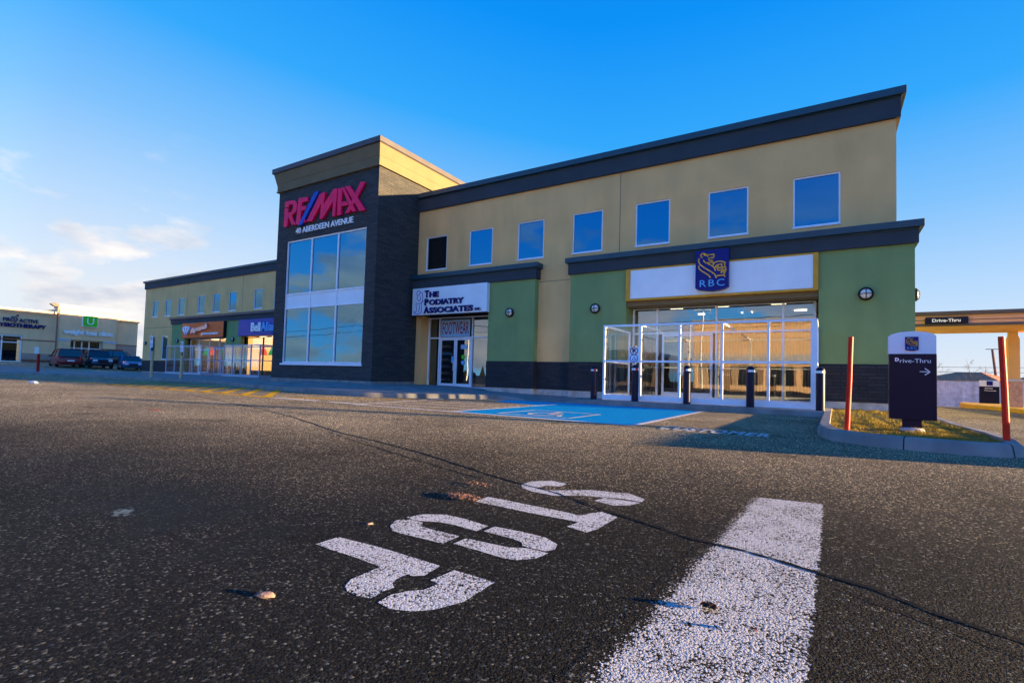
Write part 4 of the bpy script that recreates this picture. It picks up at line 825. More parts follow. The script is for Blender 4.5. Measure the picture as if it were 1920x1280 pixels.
# ------------------------------------------------------------------ glass wind shelters
def shelter(x0, x1, y0, y1, zb, zt, n, label, right=True, left=True, fr=.05, mat='alu', wide=0, kick=.17):
    r = empty('glass_shelter', ((x0+x1)/2, (y0+y1)/2, zb), label=label, cat='shelter')
    mb = MB(); xs = [x0+(x1-x0)*i/n for i in range(n+1)]; mz = zb+(zt-zb)*.515
    for i, x in enumerate(xs):
        ww = fr*1.25 if i not in (n,) or not wide else wide
        a, b = (x, x+ww) if i < n else (x-ww, x)
        mb.box(a, b, y0-fr*.6, y0+fr*.6, zb, zt-.06)
    mb.box(x0, x1, y0-fr*.65, y0+fr*.65, zt-.059, zt).box(x0+.07, x1-.05, y0-fr*.5, y0+fr*.5, mz-.03, mz+.03)
    sides = ([x0+fr*.6] if left else [])+([x1-fr*.6] if right else [])
    for x in sides:
        mb.box(x-fr*.6, x+fr*.6, y0+fr, y1, zt-.058, zt-.001).box(x-fr*.5, x+fr*.5, y0+fr, y1, mz-.028, mz+.028).box(x-fr*.55, x+fr*.55, y1-fr, y1, zb, zt-.06).box(x-fr*.5, x+fr*.5, y0+fr, y1-fr, zb+.005, zb+kick)
    for x in xs[1:-1:2]: mb.box(x, x+fr, y0+fr, y1, zt-.05, zt-.008)
    sub(r, mb, 'frame', M[mat])
    sub(r, MB().box(x0+.06, x1-.06, y0-.02, y0+.02, zb+.005, zb+kick-.005), 'kick_rail', M[mat])
    for a, b in zip(xs, xs[1:]):
        for c, d in ((zb+kick, mz-.03), (mz+.03, zt-.06)):
            sub(r, MB().add([(a+.06, y0, c), (b, y0, c), (b, y0, d), (a+.06, y0, d)], [(0, 1, 2, 3)]), 'pane', M['clearglass'])
    for x in sides:
        for c, d in ((zb+kick, mz-.03), (mz+.03, zt-.06)): sub(r, MB().add([(x, y0+fr, c), (x, y1-fr, c), (x, y1-fr, d), (x, y0+fr, d)], [(0, 1, 2, 3)]), 'pane', M['clearglass'])
    return r
shelter(-5.92, -.18, 14.9, 17.27, .155, 2.47, 5, 'long five-bay glass and aluminium shelter in front of the bank entrance', wide=.15)
shelter(-46.6, -41.0, 20.4, 22.5, .27, 2.58, 4, 'glass shelter under the terracotta sign, leftmost of the three', fr=.06, mat='alu2')
shelter(-37.9, -33.25, 20.4, 22.5, .25, 2.56, 4, 'glass shelter under the blue sign, glowing from the lit shop behind', fr=.06, mat='alu2')
dr = shelter(-40.9, -38.0, 21.3, 22.5, .27, 2.45, 3, 'plain glass doorway screen between the two left-wing shelters', fr=.06, mat='alu2', right=False, left=False)

# ------------------------------------------------------------------ bollards, stakes, posts
def bollard():
    r = empty('bollard', cat='bollard', group='navy bollards along the pavement edge')
    MB().lathe([(.115, -.02), (.115, .012), (.100, .016), (.100, .99), (.094, 1.03), (.07, 1.065), (.03, 1.08), (.003, 1.083)], 24).build('sleeve', M['navy2'], r, smooth=True)
    MB().lathe([(.1005, .92), (.1025, .922), (.1025, .978), (.1005, .98)], 24).build('reflective_band', M['white'], r, smooth=True)
    v = MB()
    for k in range(-2, 3):
        a0, a1 = R(k*9+15-4.5), R(k*9+15+4.5); q = .1040
        v.add([(q*math.sin(a0), -q*math.cos(a0), .918), (q*math.sin(a1), -q*math.cos(a1), .918), (q*math.sin(a1), -q*math.cos(a1), .982), (q*math.sin(a0), -q*math.cos(a0), .982)], [(0, 1, 2, 3)])
    v.build('red_band', M['redpole'], r, smooth=True); return r
bo = bollard()
for i, (x, y, rz, lab) in enumerate([(-6.28, 15.05, .4, 'navy bollard left of the long glass shelter'), (-4.80, 14.62, .5, 'navy bollard just below the parking sign'), (-3.31, 14.62, -.7, 'navy bollard in front of the middle of the long glass shelter'), (-1.69, 14.60, -1.1, 'navy bollard second from right, in front of the shelter'), (-.115, 14.57, .9, 'navy bollard at the right corner of the shelter')]):
    o = bo if i == 0 else copy_tree(bo); o.location = (x, y, .15 if i else .11); o.rotation_euler = (0, 0, rz); o['label'] = lab
def ring2d(mb, cx, cz, r0, r1, y, n=28):
    P = [(cx+r0*math.cos(2*math.pi*k/n), y, cz+r0*math.sin(2*math.pi*k/n)) for k in range(n)]; Q = [(cx+r1*math.cos(2*math.pi*k/n), y, cz+r1*math.sin(2*math.pi*k/n)) for k in range(n)]
    return mb.add(P+Q, [(k, (k+1) % n, n+(k+1) % n, n+k) for k in range(n)])
def parking_plate(root, x, y, z0, w, h):
    sub(root, MB().box(x-w/2, x+w/2, y-.004, y+.004, z0, z0+h), 'plate', M['white'])
    r = w*.40; a = z0+h*.74; b = z0+h*.26
    m1 = ring2d(MB(), x-.02*w, a, r, r*.78, y-.006); m1.bar((x-r*.6, y-.0065, a+r*.6), (x+r*.56, y-.0065, a-r*.6), r*.18, .001, (0, 1, 0)); sub(root, m1, 'prohibition_ring', M['redpole'])
    sub(root, text_mb('P', x-r*.42, x+r*.38, a-r*.5, a+r*.52, y-.007, .001, bold=.05), 'letter', M['black'])
    m2 = ring2d(MB(), x-.02*w, b, r, r*.82, y-.006)
    for p, q in (((-.05, .55), (-.02, .05)), ((-.02, .05), (.32, .02)), ((.32, .02), (.52, -.42)), ((-.3, .05), (-.42, -.2)), ((-.42, -.2), (-.2, -.5)), ((-.2, -.5), (.15, -.48)), ((.15, -.48), (.3, -.25))):
        m2.bar((x+p[0]*r, y-.0065, b+p[1]*r), (x+q[0]*r, y-.0065, b+q[1]*r), r*.16, .001, (0, 1, 0))
    sub(root, m2, 'wheelchair_symbol', M['blueletter'])
s = empty('parking_sign', (-4.80, 14.5, 1.3), label='white no-parking and wheelchair plate on a slim post over a bollard', cat='sign')
sub(s, MB().tube([(-4.80, 14.62, 1.2), (-4.80, 14.62, 1.78)], .022, 10), 'post', M['alu'])
parking_plate(s, -4.82, 14.56, 1.30, .31, .46)
s = empty('parking_sign', (-34.66, 13.8, 0), label='leaning wooden post with small parking plate at far left of the pavement', cat='sign')
sub(s, MB().tube([(-34.80, 14.45, .15), (-34.72, 14.42, 1.75)], .075, 12), 'wooden_post', M['postwood'], smooth=True)
sub(s, MB().tube([(-34.72, 14.40, 1.6), (-34.66, 14.38, 2.72)], .03, 8), 'pipe', M['black'])
parking_plate(s, -34.68, 14.33, 1.95, .33, .72)
s = empty('parking_sign', (-32.6, 15.1, 0), label='wooden post with red and blue parking plate in front of the left shelter', cat='sign')
sub(s, MB().tube([(-32.62, 15.1, .15), (-32.55, 15.1, 1.5)], .08, 12), 'wooden_post', M['postwood'], smooth=True)
sub(s, MB().tube([(-32.56, 15.08, 1.4), (-32.52, 15.08, 2.2)], .03, 8), 'pipe', M['black'])
parking_plate(s, -32.50, 15.02, 1.72, .30, .62)
def stake(bx, by, bz, tx, ty, tz, r, mat, label, cat='stake', name='snow_stake'):
    mb = MB(); w = r
    mb.tube([(bx, by, bz), ((bx+tx)/2+.004, (by+ty)/2, (bz+tz)/2), (tx, ty, tz)], [r*1.05, r, r*.96], 4 if r < .03 else 10); o = mb.build(name, M[mat]); tag(o, label, cat); return o
stake(.262, 8.94, .10, .312, 8.94, 1.49, .034, 'stake', 'leaning orange-red stake in the grass left of the drive-through sign')
stake(1.885, 8.50, .10, 1.845, 8.50, 1.43, .034, 'stake', 'orange-red stake at the right tip of the grass island')
stake(-53.0, 14.1, gz(-53, 14)+.1, -52.7, 14.0, 1.55, .10, 'redpole', 'thick red pole leaning at the far left edge of the pavement', 'pole', 'marker_pole')

# ------------------------------------------------------------------ drive-through sign
s = empty('monument_sign', (1.08, 9.5, .15), label='white and navy arched sign with arrow standing on the grass island', cat='sign')
arc = [(.799, 1.52)]+[(.799+.28*(1-math.cos(R(a)))*1.0, 1.52+.082*math.sin(R(a))) for a in range(15, 180, 15)]+[(1.358, 1.52)]
sub(s, MB().prism([(.803, 1.268)]+[(1.358, 1.268)]+arc[::-1], 9.44, 9.56), 'top_panel', M['white'])
sub(s, MB().box(.806, 1.362, 9.435, 9.565, .30, 1.266), 'lower_panel', M['navy2'], bevel=.004)
sub(s, MB().box(.965, 1.19, 9.46, 9.54, .17, .299), 'pedestal', M['navy2'])
sub(s, MB().box(1.06, 1.13, 9.47, 9.53, .262, .3), 'bracket', M['alu'])
sub(s, MB().lathe([(.15, .0), (.15, .03), (.11, .05), (.0, .052)], 20, (1.08, 9.5, .13)), 'footing', M['found'])
sub(s, text_mb('D', .876, .925, 1.155, 1.21, 9.434, .004, bold=.07), 'lettering', M['whitel'])
sub(s, text_mb('rive-Thru', .935, 1.292, 1.135, 1.195, 9.434, .004, bold=.0, keep=False), 'lettering', M['whitel'])
ar = MB().bar((1.165, 9.432, 1.008), (1.285, 9.432, 1.003), .010, .006, (0,1,0)).bar((1.225, 9.432, 1.055), (1.285, 9.432, 1.003), .011, .006, (0,1,0)).bar((1.225, 9.432, .958), (1.285, 9.432, 1.003), .011, .006, (0,1,0))
sub(s, ar, 'arrow', M['whitel'])
shield(s, 1.075, 1.312, .155, 9.425, .012)
# the stretched twin further back
s = empty('monument_sign', (6.9, 33.2, 0), label='second smaller navy and white sign beyond the drive-through lane', cat='sign')
sub(s, MB().box(6.42, 7.14, 33.3, 33.4, .98, 1.27), 'top_panel', M['white']); sub(s, MB().box(6.42, 7.14, 33.29, 33.41, -.1, .978), 'lower_panel', M['navy2'])
sub(s, MB().box(6.68, 6.90, 33.27, 33.289, 1.03, 1.24), 'shield', M['lionblue'])
sub(s, text_mb('Drive', 6.62, 6.90, .86, .92, 33.288, .004, bold=.02), 'lettering', M['whitel']); sub(s, text_mb('Through', 6.58, 7.02, .74, .80, 33.288, .004, bold=.02), 'lettering', M['whitel'])

cb = empty('shadow_barrier', (5.0, 8.9, 0), label='unseen low concrete barrier added to cast the shadow strip on the grass island', cat='barrier')  # out of view, added and sized to shade the front of the island
sub(cb, MB().prism([(4.78, 0), (5.22, 0), (5.22, .12), (5.10, .30), (5.07, .68), (4.93, .68), (4.90, .30), (4.78, .12)], 7.9, 9.85), 'block', M['concrete'], bevel=.02)
# ------------------------------------------------------------------ drive-through canopy
s = empty('drive_through_canopy', (4.3, 26.5, 0), label='flat taupe canopy on an ochre column reaching over the drive-through lane', cat='canopy')
sub(s, MB().box(2.06, 7.1, 25.0, 28.2, 3.18, 3.60), 'fascia', M['canopy'])
sub(s, MB().box(2.06, 7.2, 24.9, 28.3, 3.602, 3.74), 'roof_cap', M['tcap'], bevel=.01)
sub(s, MB().box(2.06, 7.06, 24.97, 25.0-.001, 3.18, 3.28).box(2.06, 7.06, 24.985, 24.999, 3.40, 3.42), 'band', M['tcap'])
sub(s, MB().box(2.1, 7.05, 25.05, 28.15, 3.16, 3.179), 'soffit', M['yellow'])
def column(cx, cy):
    c = sub(s, MB().prism([(cx-.17, 1.26), (cx+.17, 1.26), (cx+.17, 2.85), (cx+.12, 3.0), (cx+.12, 3.16), (cx-.12, 3.16), (cx-.12, 3.0), (cx-.17, 2.85)], cy-.17, cy+.17), 'column', M['yellow'])
    MB().box(cx-.25, cx+.25, cy-.25, cy+.25, 1.15, 1.255).build('column_collar', M['trim'], c); MB().box(cx-.22, cx+.22, cy-.22, cy+.22, .05, 1.149).build('column_base', M['shopbrick'], c)
column(6.36, 27.75); column(6.55, 25.45)
s = empty('hanging_sign', (3.4, 24.9, 3.3), label='small navy sign with white words on the canopy edge', cat='sign')
sub(s, MB().box(3.25, 4.50, 24.84, 24.965, 3.27, 3.51), 'board', M['navy2'], bevel=.01)
sub(s, text_mb('Drive-Thru', 3.45, 4.28, 3.32, 3.45, 24.838, .012, bold=.03), 'lettering', M['whitel'])
# raised island with a yellow kerb under the column
YK = [(5.45, 31.2), (5.5, 29.5), (5.72, 26.0), (5.9, 22.0), (6.1, 19.5), (7.6, 19.5), (7.6, 34.5), (5.9, 34.5), (5.55, 32.5)]
ik = MB().prism(YK, -.15, .15, 'xy').build('column_island', M['yellowkerb'], bevel=.03); tag(ik, kind='structure')

# ------------------------------------------------------------------ beyond the lane
fo = empty('board_fence', (4, 46, -.5), label='weathered grey board fence closing the back of the lot', cat='fence')
fb = MB(); rf = random.Random(9); x = -6
while x < 24:
    ww = rf.choice((.14, .18, .24)); y = 46+(x-6.7)*.15; h = 1.36+rf.uniform(-.02, .02); fb.box(x, x+ww-.012, y, y+rf.uniform(.02, .045), gz(x, 46)-.15, h); x += ww
sub(fo, fb, 'boards', M['wood']); sub(fo, MB().bar((-6, 44.15, 1.385), (24, 48.65, 1.385), .08, .05), 'top_rail', M['postwood'])
def hip_house(cx, cy, hw, hd, ze, zr, rl, rz, label):
    h = empty('bungalow', (cx, cy, ze-2.6), rz, label=label, cat='house')
    MB().box(-hw+.4, hw-.4, -hd+.4, hd-.4, 0, 2.6).build('wall', M['house'], h)
    MB().add([(-hw, -hd, 2.6), (hw, -hd, 2.6), (hw, hd, 2.6), (-hw, hd, 2.6), (-rl, 0, 2.6+zr-ze), (rl, 0, 2.6+zr-ze)], [(0, 1, 5, 4), (1, 2, 5), (2, 3, 4, 5), (3, 0, 4), (3, 2, 1, 0)]).build('roof', M['roof'], h)
    for xx in (-hw*.5, hw*.4): MB().box(xx-.6, xx+.6, -hd+.36, -hd+.399, 1.0, 2.1).build('window', M['carglass'], h)
hip_house(14.6, 81, 4.6, 4.2, 1.75, 2.95, 1.25, -.55, 'low house with brown hipped roof rising above the board fence')
hip_house(23.6, 83, 4.6, 4.2, 1.9, 3.1, 1.6, .2, 'pale house at the right edge beyond the column')
up = empty('utility_pole', (17.5, 82, -1), label='thin dark utility pole right of the brown roof', cat='utility pole')
sub(up, MB().tube([(17.6, 82, -1), (17.0, 82, 5.75)], [.16, .12], 8), 'pole', M['bark']); sub(up, MB().bar((16.4, 82, 5.8), (17.7, 82, 5.8), .08), 'crossarm', M['bark'])
for zz, lab in ((3.55, 'upper thin power line behind the fence'), (2.95, 'lower thin power line behind the fence')):
    pts = [(-20+i*5, 82-.05*i, zz+.25-.012*i+.15*math.sin(i*.7)) for i in range(17)]
    tag(MB().tube(pts, .022, 4).build('power_line', M['black']), lab, 'cable', 'power lines behind the fence')
def bare_tree(x, y, z, h, seed, label):
    r = empty('bare_tree', (x, y, z), label=label, cat='tree', group='bare trees beyond the fence'); rn = random.Random(seed); tr = MB(); br = MB()
    tr.tube([(0, 0, 0), (rn.uniform(-.1, .1), 0, h*.3), (rn.uniform(-.2, .2), 0, h*.6), (rn.uniform(-.3, .3), 0, h)], [.05, .04, .025, .008], 6)
    def grow(p, d, ln, w, k):
        q = p+d*ln; br.tube([p, (p+q)/2+Vector((rn.uniform(-.05, .05), 0, .03)), q], [w, w*.8, w*.5], 4, cap=False)
        if k:
            for _ in range(3): grow(p+d*ln*rn.uniform(.4, 1), (d+Vector((rn.uniform(-.7, .7), rn.uniform(-.6, .6), rn.uniform(-.1, .5)))).normalized(), ln*.62, w*.55, k-1)
    for i in range(12):
        zz = h*(.25+.7*i/12); a = rn.uniform(0, 6.28); grow(Vector((0, 0, zz)), Vector((math.cos(a), math.sin(a), .7)).normalized(), h*.28*(1.15-zz/h), .012, 3)
    tr.build('trunk', M['bark'], r); br.build('branches', M['bark'], r)
bare_tree(9.1, 66, -1, 5.4, 1, 'bare tree at the left end of the fence beside the navy sign')
bare_tree(14.0, 77, -1.2, 5.6, 2, 'bare tree rising behind the middle of the brown roof')
bare_tree(15.6, 79, -1.2, 4.9, 5, 'small bare tree right of the roof middle')

# ------------------------------------------------------------------ clinic building on the left (faces +X)
K = empty('clinic_building', (-80, 17, .93), R(90), label='low beige shop building with pink brick base beyond the parked cars', cat='building')
zb = .93
def kp(mb, name, mat, parent=None, **k):
    if name in SPLIT:
        ps = pieces(mb)
        if len(ps) > 1: return [kp(q, name, mat, parent, **k) for q in ps][0]
    mb.v = [(x-17, y, z-zb) for x, y, z in mb.v]     # local x = world Y, local -y = world +X
    o = mb.build(name, M[mat], parent or K, **k); return o
kp(MB().holed(2, 22.75, 3.55, 6.75, 0, [(16.4, 19.75, 2, 4.05)], .3).box(2, 22.75, .31, 14, 4.1, 6.7), 'wall', 'beige')
kp(MB().holed(2, 22.75, zb, 3.55, .02, [(16.4, 19.75, zb-.1, 4.05)], .3), 'brick_base', 'shopbrick')
kp(MB().box(2, 16.39, -.02, .018, zb-.4, zb+.35).box(19.76, 22.7, -.02, .018, zb-.4, zb+.35), 'base_course', 'shopbase')
kp(MB().box(2, 22.7, -.25, .6, 6.78, 7.15).box(2, 22.7, -.12, .6, 6.6, 6.779), 'cornice', 'beige')
kp(MB().box(2, 22.7, -.03, .0, 3.50, 3.62), 'trim_band', 'shopbase')
kp(MB().holed(22.78, 28.7, zb-.3, 7.6, -.6, [(24.0, 27.3, zb-.3, 3.9)], .9).box(22.78, 28.7, .31, 14, 4, 7.6).box(22.78, 22.80, -.6, 0, zb-.3, 7.6).box(28.68, 28.7, -.6, .5, zb-.3, 7.6), 'wall', 'beige')
kp(MB().box(22.6, 28.95, -.85, .8, 7.65, 8.12).box(22.7, 28.8, -.7, .7, 7.45, 7.649), 'cornice', 'beige')
kp(MB().box(22.72, 24.0, -.66, -.6, 3.7, 3.95).box(27.3, 28.76, -.66, -.6, 3.7, 3.95), 'trim_band', 'trim')
kp(MB().box(28.72, 31.3, 0, 14, 3.6, 6.7), 'wall', 'beige'); kp(MB().box(28.72, 31.3, .0, 14, zb-.3, 3.598), 'brick_base', 'shopbrick')
kp(MB().box(28.72, 31.4, -.2, 14, 6.72, 7.12), 'cornice', 'beige'); kp(MB().box(28.72, 31.32, -.03, 0, 3.55, 3.66), 'trim_band', 'shopbase')
def kfront(x0, x1, z0, z1, y, mull, tz):
    mb = MB().box(x0, x1, y-.06, y+.06, z1-.1, z1)
    for x in [x0+.05, x1-.05]+list(mull): mb.box(x-.06, x+.06, y-.061, y+.061, z0, z1-.1)
    mb.box(x0+.1, x1-.1, y-.05, y+.05, tz-.05, tz+.05).box(x0+.1, x1-.1, y-.05, y+.05, z0, z0+.12)
    f = kp(mb, 'storefront', 'whitel'); kp(MB().add([(x0, y, z0), (x1, y, z0), (x1, y, z1), (x0, y, z1)], [(0, 1, 2, 3)]), 'pane', 'mirror2', f)
M['mirror2'] = glass_mat('dim_glass', (.25, .25, .22), .04)
kfront(16.45, 19.7, zb, 4.0, .1, (18.0,), 3.2); kfront(24.0, 27.3, zb, 3.88, .2, (24.6, 26.1, 25.35), 2.9)
kp(MB().box(16, 20, 3, 3.1, zb, 4).box(23.5, 27.8, 3, 3.1, zb, 4), 'inner_wall', 'darkint')
kp(MB().box(24.05, 24.25, .14, .15, 1.9, 2.5).box(24.85, 25.05, .14, .15, 1.7, 2.4).box(25.15, 25.28, .14, .15, 1.7, 2.5), 'door_poster', 'signgreen')
kp(MB().box(20.85, 21.25, -.02, .015, 2.0, 2.8), 'notice', 'whitel')
def ksign(name, x, z, label):
    r = empty(name, (-79.9, x, z), R(90), label=label, cat='sign'); return r
def kt(root, x0, z0, body, xa, xb, za, zc, y, mat, bold=.02, nm='lettering'):
    t = text_mb(body, xa-x0, xb-x0, za-z0, zc-z0, y, .08, bold=bold); return t.build(nm, M[mat], root)
s = ksign('wall_lettering', 17, 5, 'dark blue two-line lettering with dancing figure on the beige wall')
kt(s, 17, 5, 'PHYSIOTHERAPY', 16.9, 21.75, 4.95, 5.42, -.02, 'deepblue', .05); kt(s, 17, 5, 'PRO', 17.95, 18.95, 5.58, 6.02, -.02, 'deepblue', .02); kt(s, 17, 5, 'ACTIVE', 19.3, 21.0, 5.55, 6.0, -.02, 'deepblue', .02)
fm = MB(); 
for a, b in (((18.6, 6.12), (19.0, 6.15)), ((19.0, 6.15), (19.15, 5.9)), ((19.15, 5.9), (19.0, 5.6)), ((19.0, 5.6), (18.9, 5.45))): fm.bar((a[0]-17, -.06, a[1]-5), (b[0]-17, -.06, b[1]-5), .1, .05, (0,1,0))
fm.lathe([(.11, 0), (.11, .05)], 14, (19.15-17, -.03, 6.32-5), 'y'); fm.build('figure', M['deepblue'], s)
s = ksign('square_sign', 25.75, 5.6, 'bright green rounded square sign with a white letter U'); 
def rrect(w, h, r): return [(sx*(w/2-r)+r*math.cos(R(a)), h/2+sz*(h/2-r)+r*math.sin(R(a))) for sx, sz, a0 in ((1, 1, 0), (-1, 1, 90), (-1, -1, 180), (1, -1, 270)) for a in range(a0, a0+91, 30)]
MB().prism(rrect(1.62, 1.45, .2), -.80, -.55).build('border', M['whitel'], s)
MB().prism([(x, z+.06) for x, z in rrect(1.46, 1.32, .16)], -.83, -.801).build('face', M['signgreen'], s)
text_mb('U', -.36, .36, .3, 1.15, -.83, .05, bold=.0).build('letter', M['whitel'], s)
s = ksign('wall_lettering', 25.7, 4.5, 'white lower-case lettering under the green square sign')
text_mb('weight loss clinic', -2.5, 2.55, -.1, .68, -.62, .08, bold=.045).build('lettering', M['whitel'], s)
s = empty('street_lamp', (-79.2, 22.55, .7), label='pole lamp with flat black head beside the beige parapet', cat='street lamp')
sub(s, MB().tube([(-79.2, 22.55, .7), (-79.2, 22.55, 7.9)], .08, 10), 'pole', M['poletan']); sub(s, MB().prism([(21.75, 8.05), (22.2, 8.25), (22.6, 7.95), (22.55, 7.75), (22.1, 7.8)], -79.5, -78.9, 'yz'), 'lamp_head', M['black'])

# ------------------------------------------------------------------ parked cars
def car(kind, paint, x, y, rz, label):
    r = empty('parked_car', (x, y, gz(x, y)-.02), rz, label=label, cat='car', group='cars parked between the two buildings'); r.scale = (1.1, 1.1, 1.1)
    L_, Wd, H = dict(van=(5.1, 1.98, 1.75), suv=(4.9, 1.9, 1.78), sedan=(4.5, 1.76, 1.45))[kind]
    hb = .42*L_
    belt = dict(van=1.02, suv=1.08, sedan=.92)[kind]; hood = dict(van=.92, suv=1.02, sedan=.80)[kind]
    st = [(-.5, .40, .62, .80, .78), (-.485, .28, belt*.9, .93, .90), (-.42, .22, belt, .99, .96), (-.2, .2, belt, 1, .97), (.1, .2, belt, 1, .97), (.24, .2, belt*.97, .99, .93), (.36, .22, hood, .98, .90), (.455, .26, hood*.88, .93, .86), (.5, .38, hood*.62, .78, .74)]
    mb = MB(); n = 10
    for i, (fx, zb_, zt, wb, wt) in enumerate(st):
        hw = Wd/2; zt_ = zt; mid = (zb_+zt_)/2
        ringp = [(-hw*wb*.9, zb_), (-hw*wb, zb_+.12), (-hw*wb, mid+.08), (-hw*wt, zt_-.06), (-hw*wt*.9, zt_), (hw*wt*.9, zt_), (hw*wt, zt_-.06), (hw*wb, mid+.08), (hw*wb, zb_+.12), (hw*wb*.9, zb_)]
        mb.v += [(fx*L_, a, b) for a, b in ringp]
        if i: 
            for k in range(n): mb.f.append(((i-1)*n+k, (i-1)*n+(k+1) % n, i*n+(k+1) % n, i*n+k))
    mb.f.append(tuple(range(n))); mb.f.append(tuple(range((len(st)-1)*n, len(st)*n))[::-1])
    mb.build('body', M[paint], r, smooth=True, bevel=.02)
    gx = dict(van=(-.47, -.43, .10, .27), suv=(-.47, -.40, .08, .22), sedan=(-.36, -.20, .04, .22))[kind]
    def gh(w0, w1, ztop, inset_):
        a, b, c, d = gx; hw = Wd/2; q = inset_
        return MB().add([(a*L_+q, -hw*w0, belt-.03), (d*L_-q, -hw*w0, belt-.03), (d*L_-q, hw*w0, belt-.03), (a*L_+q, hw*w0, belt-.03), (b*L_+q, -hw*w1, ztop), (c*L_-q, -hw*w1, ztop), (c*L_-q, hw*w1, ztop), (b*L_+q, hw*w1, ztop)], [(0,1,5,4),(1,2,6,5),(2,3,7,6),(3,0,4,7),(4,5,6,7),(3,2,1,0)])
    gh(.93, .76, H-.06, 0).build('windows', M['carglass'], r, bevel=.03)
    a, b, c, d = gx; hw = Wd/2; rf = MB().box(b*L_-.03, c*L_+.02, -hw*.79, hw*.79, H-.07, H)
    for sy in (-1, 1):
        for p, q in (((a*L_, .94), (b*L_, .775)), ((d*L_, .94), (c*L_, .775)), ((-.1*L_, .945), (-.1*L_, .785))): rf.bar((p[0], sy*hw*p[1], belt-.02), (q[0], sy*hw*q[1], H-.04), .09, .05)
        if kind == 'suv': rf.bar((b*L_+.2, sy*hw*.7, H+.06), (c*L_-.1, sy*hw*.7, H+.06), .05)
    rf.build('roof', M[paint], r, bevel=.02)
    for fx in (-.31, .31):
        for sy in (-1, 1):
            wv = empty('wheel', (fx*L_, sy*(hw-.12), .34)); wv.parent = r
            MB().lathe([(.2, -.11), (.31, -.11), (.34, -.07), (.34, .07), (.31, .11), (.2, .11)], 24, (0, 0, 0), 'y').build('tyre', M['rubber'], wv, smooth=True)
            MB().lathe([(.0, -.115), (.2, -.10), (.21, .0), (.2, .10), (.0, .115)], 16, (0, 0, 0), 'y').build('rim', M['rim'], wv, smooth=True)
    for sy in (-1, 1):
        MB().box(.44*L_, .488*L_, sy*hw*.62-.16, sy*hw*.62+.16, hood*.66, hood*.84).build('headlight', M['head'], r, bevel=.02)
        MB().box(-.492*L_, -.47*L_, sy*hw*.74-.09, sy*hw*.74+.09, belt*.72, belt*1.0).build('tail_light', M['tail'], r, bevel=.02)
        MB().box(gx[3]*L_-.28, gx[3]*L_-.12, sy*hw*1.06-.08, sy*hw*1.06+.08, belt, belt+.13).build('mirror', M[paint], r, bevel=.02)
    MB().box(.49*L_, .505*L_, -hw*.4, hw*.4, hood*.55, hood*.78).build('grille', M['black'], r); MB().box(-.51*L_, -.49*L_, -.26, .26, .55, .67).build('number_plate', M['whitel'], r)
car('van', 'c_red', -70.2, 20.9, R(172), 'maroon minivan seen from behind, leftmost of the parked cars')
car('suv', 'c_navy', -69.0, 23.3, R(-8), 'dark navy SUV facing the camera beside the maroon minivan')
car('suv', 'c_black', -77.0, 28.3, R(60), 'black SUV with roof rails behind the blue car')
car('sedan', 'c_blue', -66.8, 25.6, R(-14), 'bright blue sedan at the right end of the parked cars')

# ------------------------------------------------------------------ loose things on the lot
def clump(name, x, y, z, rx, ry, n, mat, label, cat, seed, h=.02, sz=.02):
    rn = random.Random(seed); mb = MB()
    for _ in range(n):
        a, q = rn.uniform(0, 6.28), math.sqrt(rn.random()); cx, cy, cz = x+rx*q*math.cos(a), y+ry*q*math.sin(a), z+rn.uniform(.004, h)*(1-q*.7)
        u = Vector((rn.uniform(-1, 1), rn.uniform(-1, 1), rn.uniform(-.5, .5))).normalized()*sz*rn.uniform(.5, 1.2); w_ = Vector((rn.uniform(-1, 1), rn.uniform(-1, 1), rn.uniform(-.5, .5))).normalized()*sz*.45; c = Vector((cx, cy, cz+.006))
        mb.add([c-u, c+w_, c+u, c-w_], [(0, 1, 2, 3)])
    return tag(mb.build(name, M[mat]), label, cat)
clump('leaf_litter', -1.89, 2.51, .005, .13, .07, 260, 'leaf', 'reddish patch of crushed leaves beside the lettering and the crack', 'leaf litter', 2, .012, .012)
clump('leaf_litter', -2.02, 2.86, .005, .10, .05, 60, 'leaf', 'thin scatter of leaf crumbs above the crushed patch', 'leaf litter', 12, .01, .010)
clump('leaf_litter', -.327, 1.804, .003, .024, .018, 60, 'leafd', 'dark curled leaf lying on the white stop line', 'leaf litter', 3, .022, .012)
clump('leaf_litter', -.185, 1.716, .003, .012, .009, 26, 'leaf', 'tiny brown crumb on the white stop line', 'leaf litter', 4, .012, .008)
def pebble(x, y, z, sx, sy, sz, rz, mat, label, seed, name='stone', cat='stone'):
    bm = bmesh.new(); bmesh.ops.create_icosphere(bm, subdivisions=3, radius=1); rn = random.Random(seed); ph = [rn.uniform(0, 6) for _ in range(4)]
    for v_ in bm.verts:
        c = v_.co; d = 1+.16*math.sin(c.x*3+ph[0])*math.cos(c.y*4+ph[1])+.08*math.sin(c.z*7+ph[2]+c.x*5); v_.co = Vector((c.x*sx*d, c.y*sy*d, c.z*sz*d))
    me = bpy.data.meshes.new(name); bm.to_mesh(me); bm.free(); me.materials.append(M[mat])
    for p in me.polygons: p.use_smooth = True
    o = bpy.data.objects.new(name, me); COL.objects.link(o); o.location = (x, y, z+sz*.45); o.rotation_euler = (0, 0, rz); return tag(o, label, cat)
pebble(-1.58, 1.03, 0, .032, .016, .011, .5, 'stone', 'flat pinkish stone on dark asphalt left of the stencilled lettering', 1)
pebble(-1.93, 1.80, 0, .016, .008, .006, .9, 'stone', 'small brown chip of stone above the stencilled lettering', 2)
sc = empty('paper_cup', (-25.7, 6.7, 0), label='crumpled white cup lying on the sunlit asphalt at far left', cat='litter')
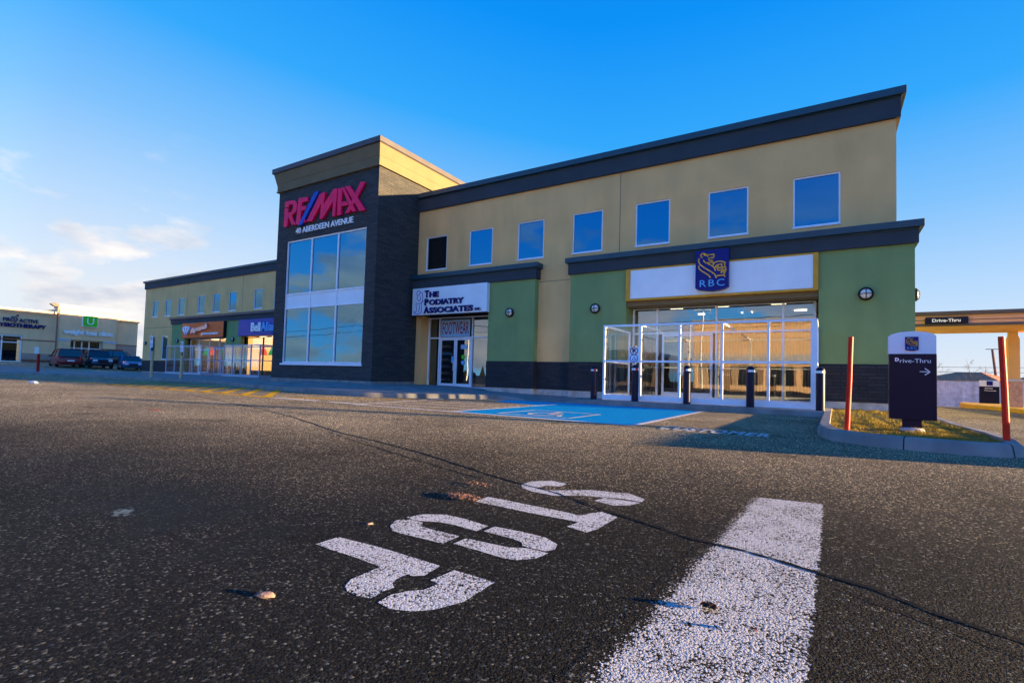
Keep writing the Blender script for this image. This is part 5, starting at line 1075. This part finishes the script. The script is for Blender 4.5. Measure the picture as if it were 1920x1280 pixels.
cp = MB().tube([(-.30, 0, .05), (.1, .0, .06), (.30, .03, .05)], [.04, .055, .045], 10).build('cup', M['scrap'], sc); MB().tube([(.30, .03, .05), (.42, .05, .045)], [.035, .02], 8).build('lid', M['ltblue'], sc)
pebble(-10.1, 4.27, 0, .16, .04, .004, .1, 'stake', 'small orange scrap on the asphalt', 6, 'plastic_scrap', 'litter')

# ------------------------------------------------------------------ what stands across the lot (seen in the windows)
def across(x, y, w, d, h, wall, band, label, nw):
    b = empty('retail_building', (x, y, 0), label=label, cat='building')
    b.rotation_euler = (0, 0, math.pi)
    MB().holed(-w/2, w/2, 0, h, 0, [(-w/2+1+i*(w-2)/nw, -w/2+1+(i+.8)*(w-2)/nw, .6, 3.0) for i in range(nw)], .3).box(-w/2, w/2, .35, d, 0, h-.05).box(-w/2, -w/2+.02, 0, d, 0, h).box(w/2-.02, w/2, 0, d, 0, h).build('wall', M[wall], b)
    MB().box(-w/2-.2, w/2+.2, -.3, d+.2, h, h+.5).build('parapet_cap', M['trim'], b); MB().box(-w/2, w/2, -.15, -.001, 3.3, 4.4).build('sign_band', M[band], b)
    for i in range(nw): MB().box(-w/2+1+i*(w-2)/nw, -w/2+1+(i+.8)*(w-2)/nw, .2, .25, .6, 3.0).build('window', M['carglass'], b)
across(8, -34, 46, 14, 8.5, 'beige', 'trim', 'long beige shop row across the lot behind the camera', 12)
across(-36, -46, 26, 12, 5.0, 'room', 'redpole', 'low shop with red sign band across the lot', 7)
for i, (x, y, h) in enumerate(((-28, -22, 9), (-50, -30, 9), (-12, -24, 9), (10, -20, 9), (-70, -34, 9))):
    b = empty('street_lamp', (x, y, 0), label='tall lot lamp with twin heads behind the camera', cat='street lamp', group='lot lamps behind the camera')
    MB().tube([(0, 0, 0), (0, 0, h)], [.12, .08], 8).build('pole', M['alu'], b); MB().box(-.9, -.2, -.2, .2, h, h+.12).box(.2, .9, -.2, .2, h, h+.12).bar((-.3, 0, h), (.3, 0, h), .08).build('lamp_head', M['alu'], b)
for i in range(2):
    pts = [(-130+k*12, -29-i*.6, 8.6-i*.9+.5*math.cos(k*1.05)) for k in range(22)]
    tag(MB().tube(pts, .035, 4).build('power_line', M['black']), 'power line across the lot behind the camera', 'cable', 'power lines across the lot')
hm = MB(); rh = random.Random(3); k = 160
for i in range(k):
    x = -420+i*5.2; h = 3+3*rh.random(); hm.add([(x, -150, -1), (x+5.2, -150, -1), (x+2.6+rh.uniform(-1, 1), -150, h), (x+1.2, -153, h*.7), (x+4, -147, h*.8)], [(0, 1, 2), (0, 1, 3), (0, 1, 4)])
M['woods'] = pmat('far_woods', (.03, .035, .02), .95); tag(hm.build('woods', M['woods']), kind='stuff')
for o in bpy.data.objects:
    if o.type == 'MESH' and o.parent is None and not o.get('kind') and not o.get('category'): print('UNTAGGED', o.name)
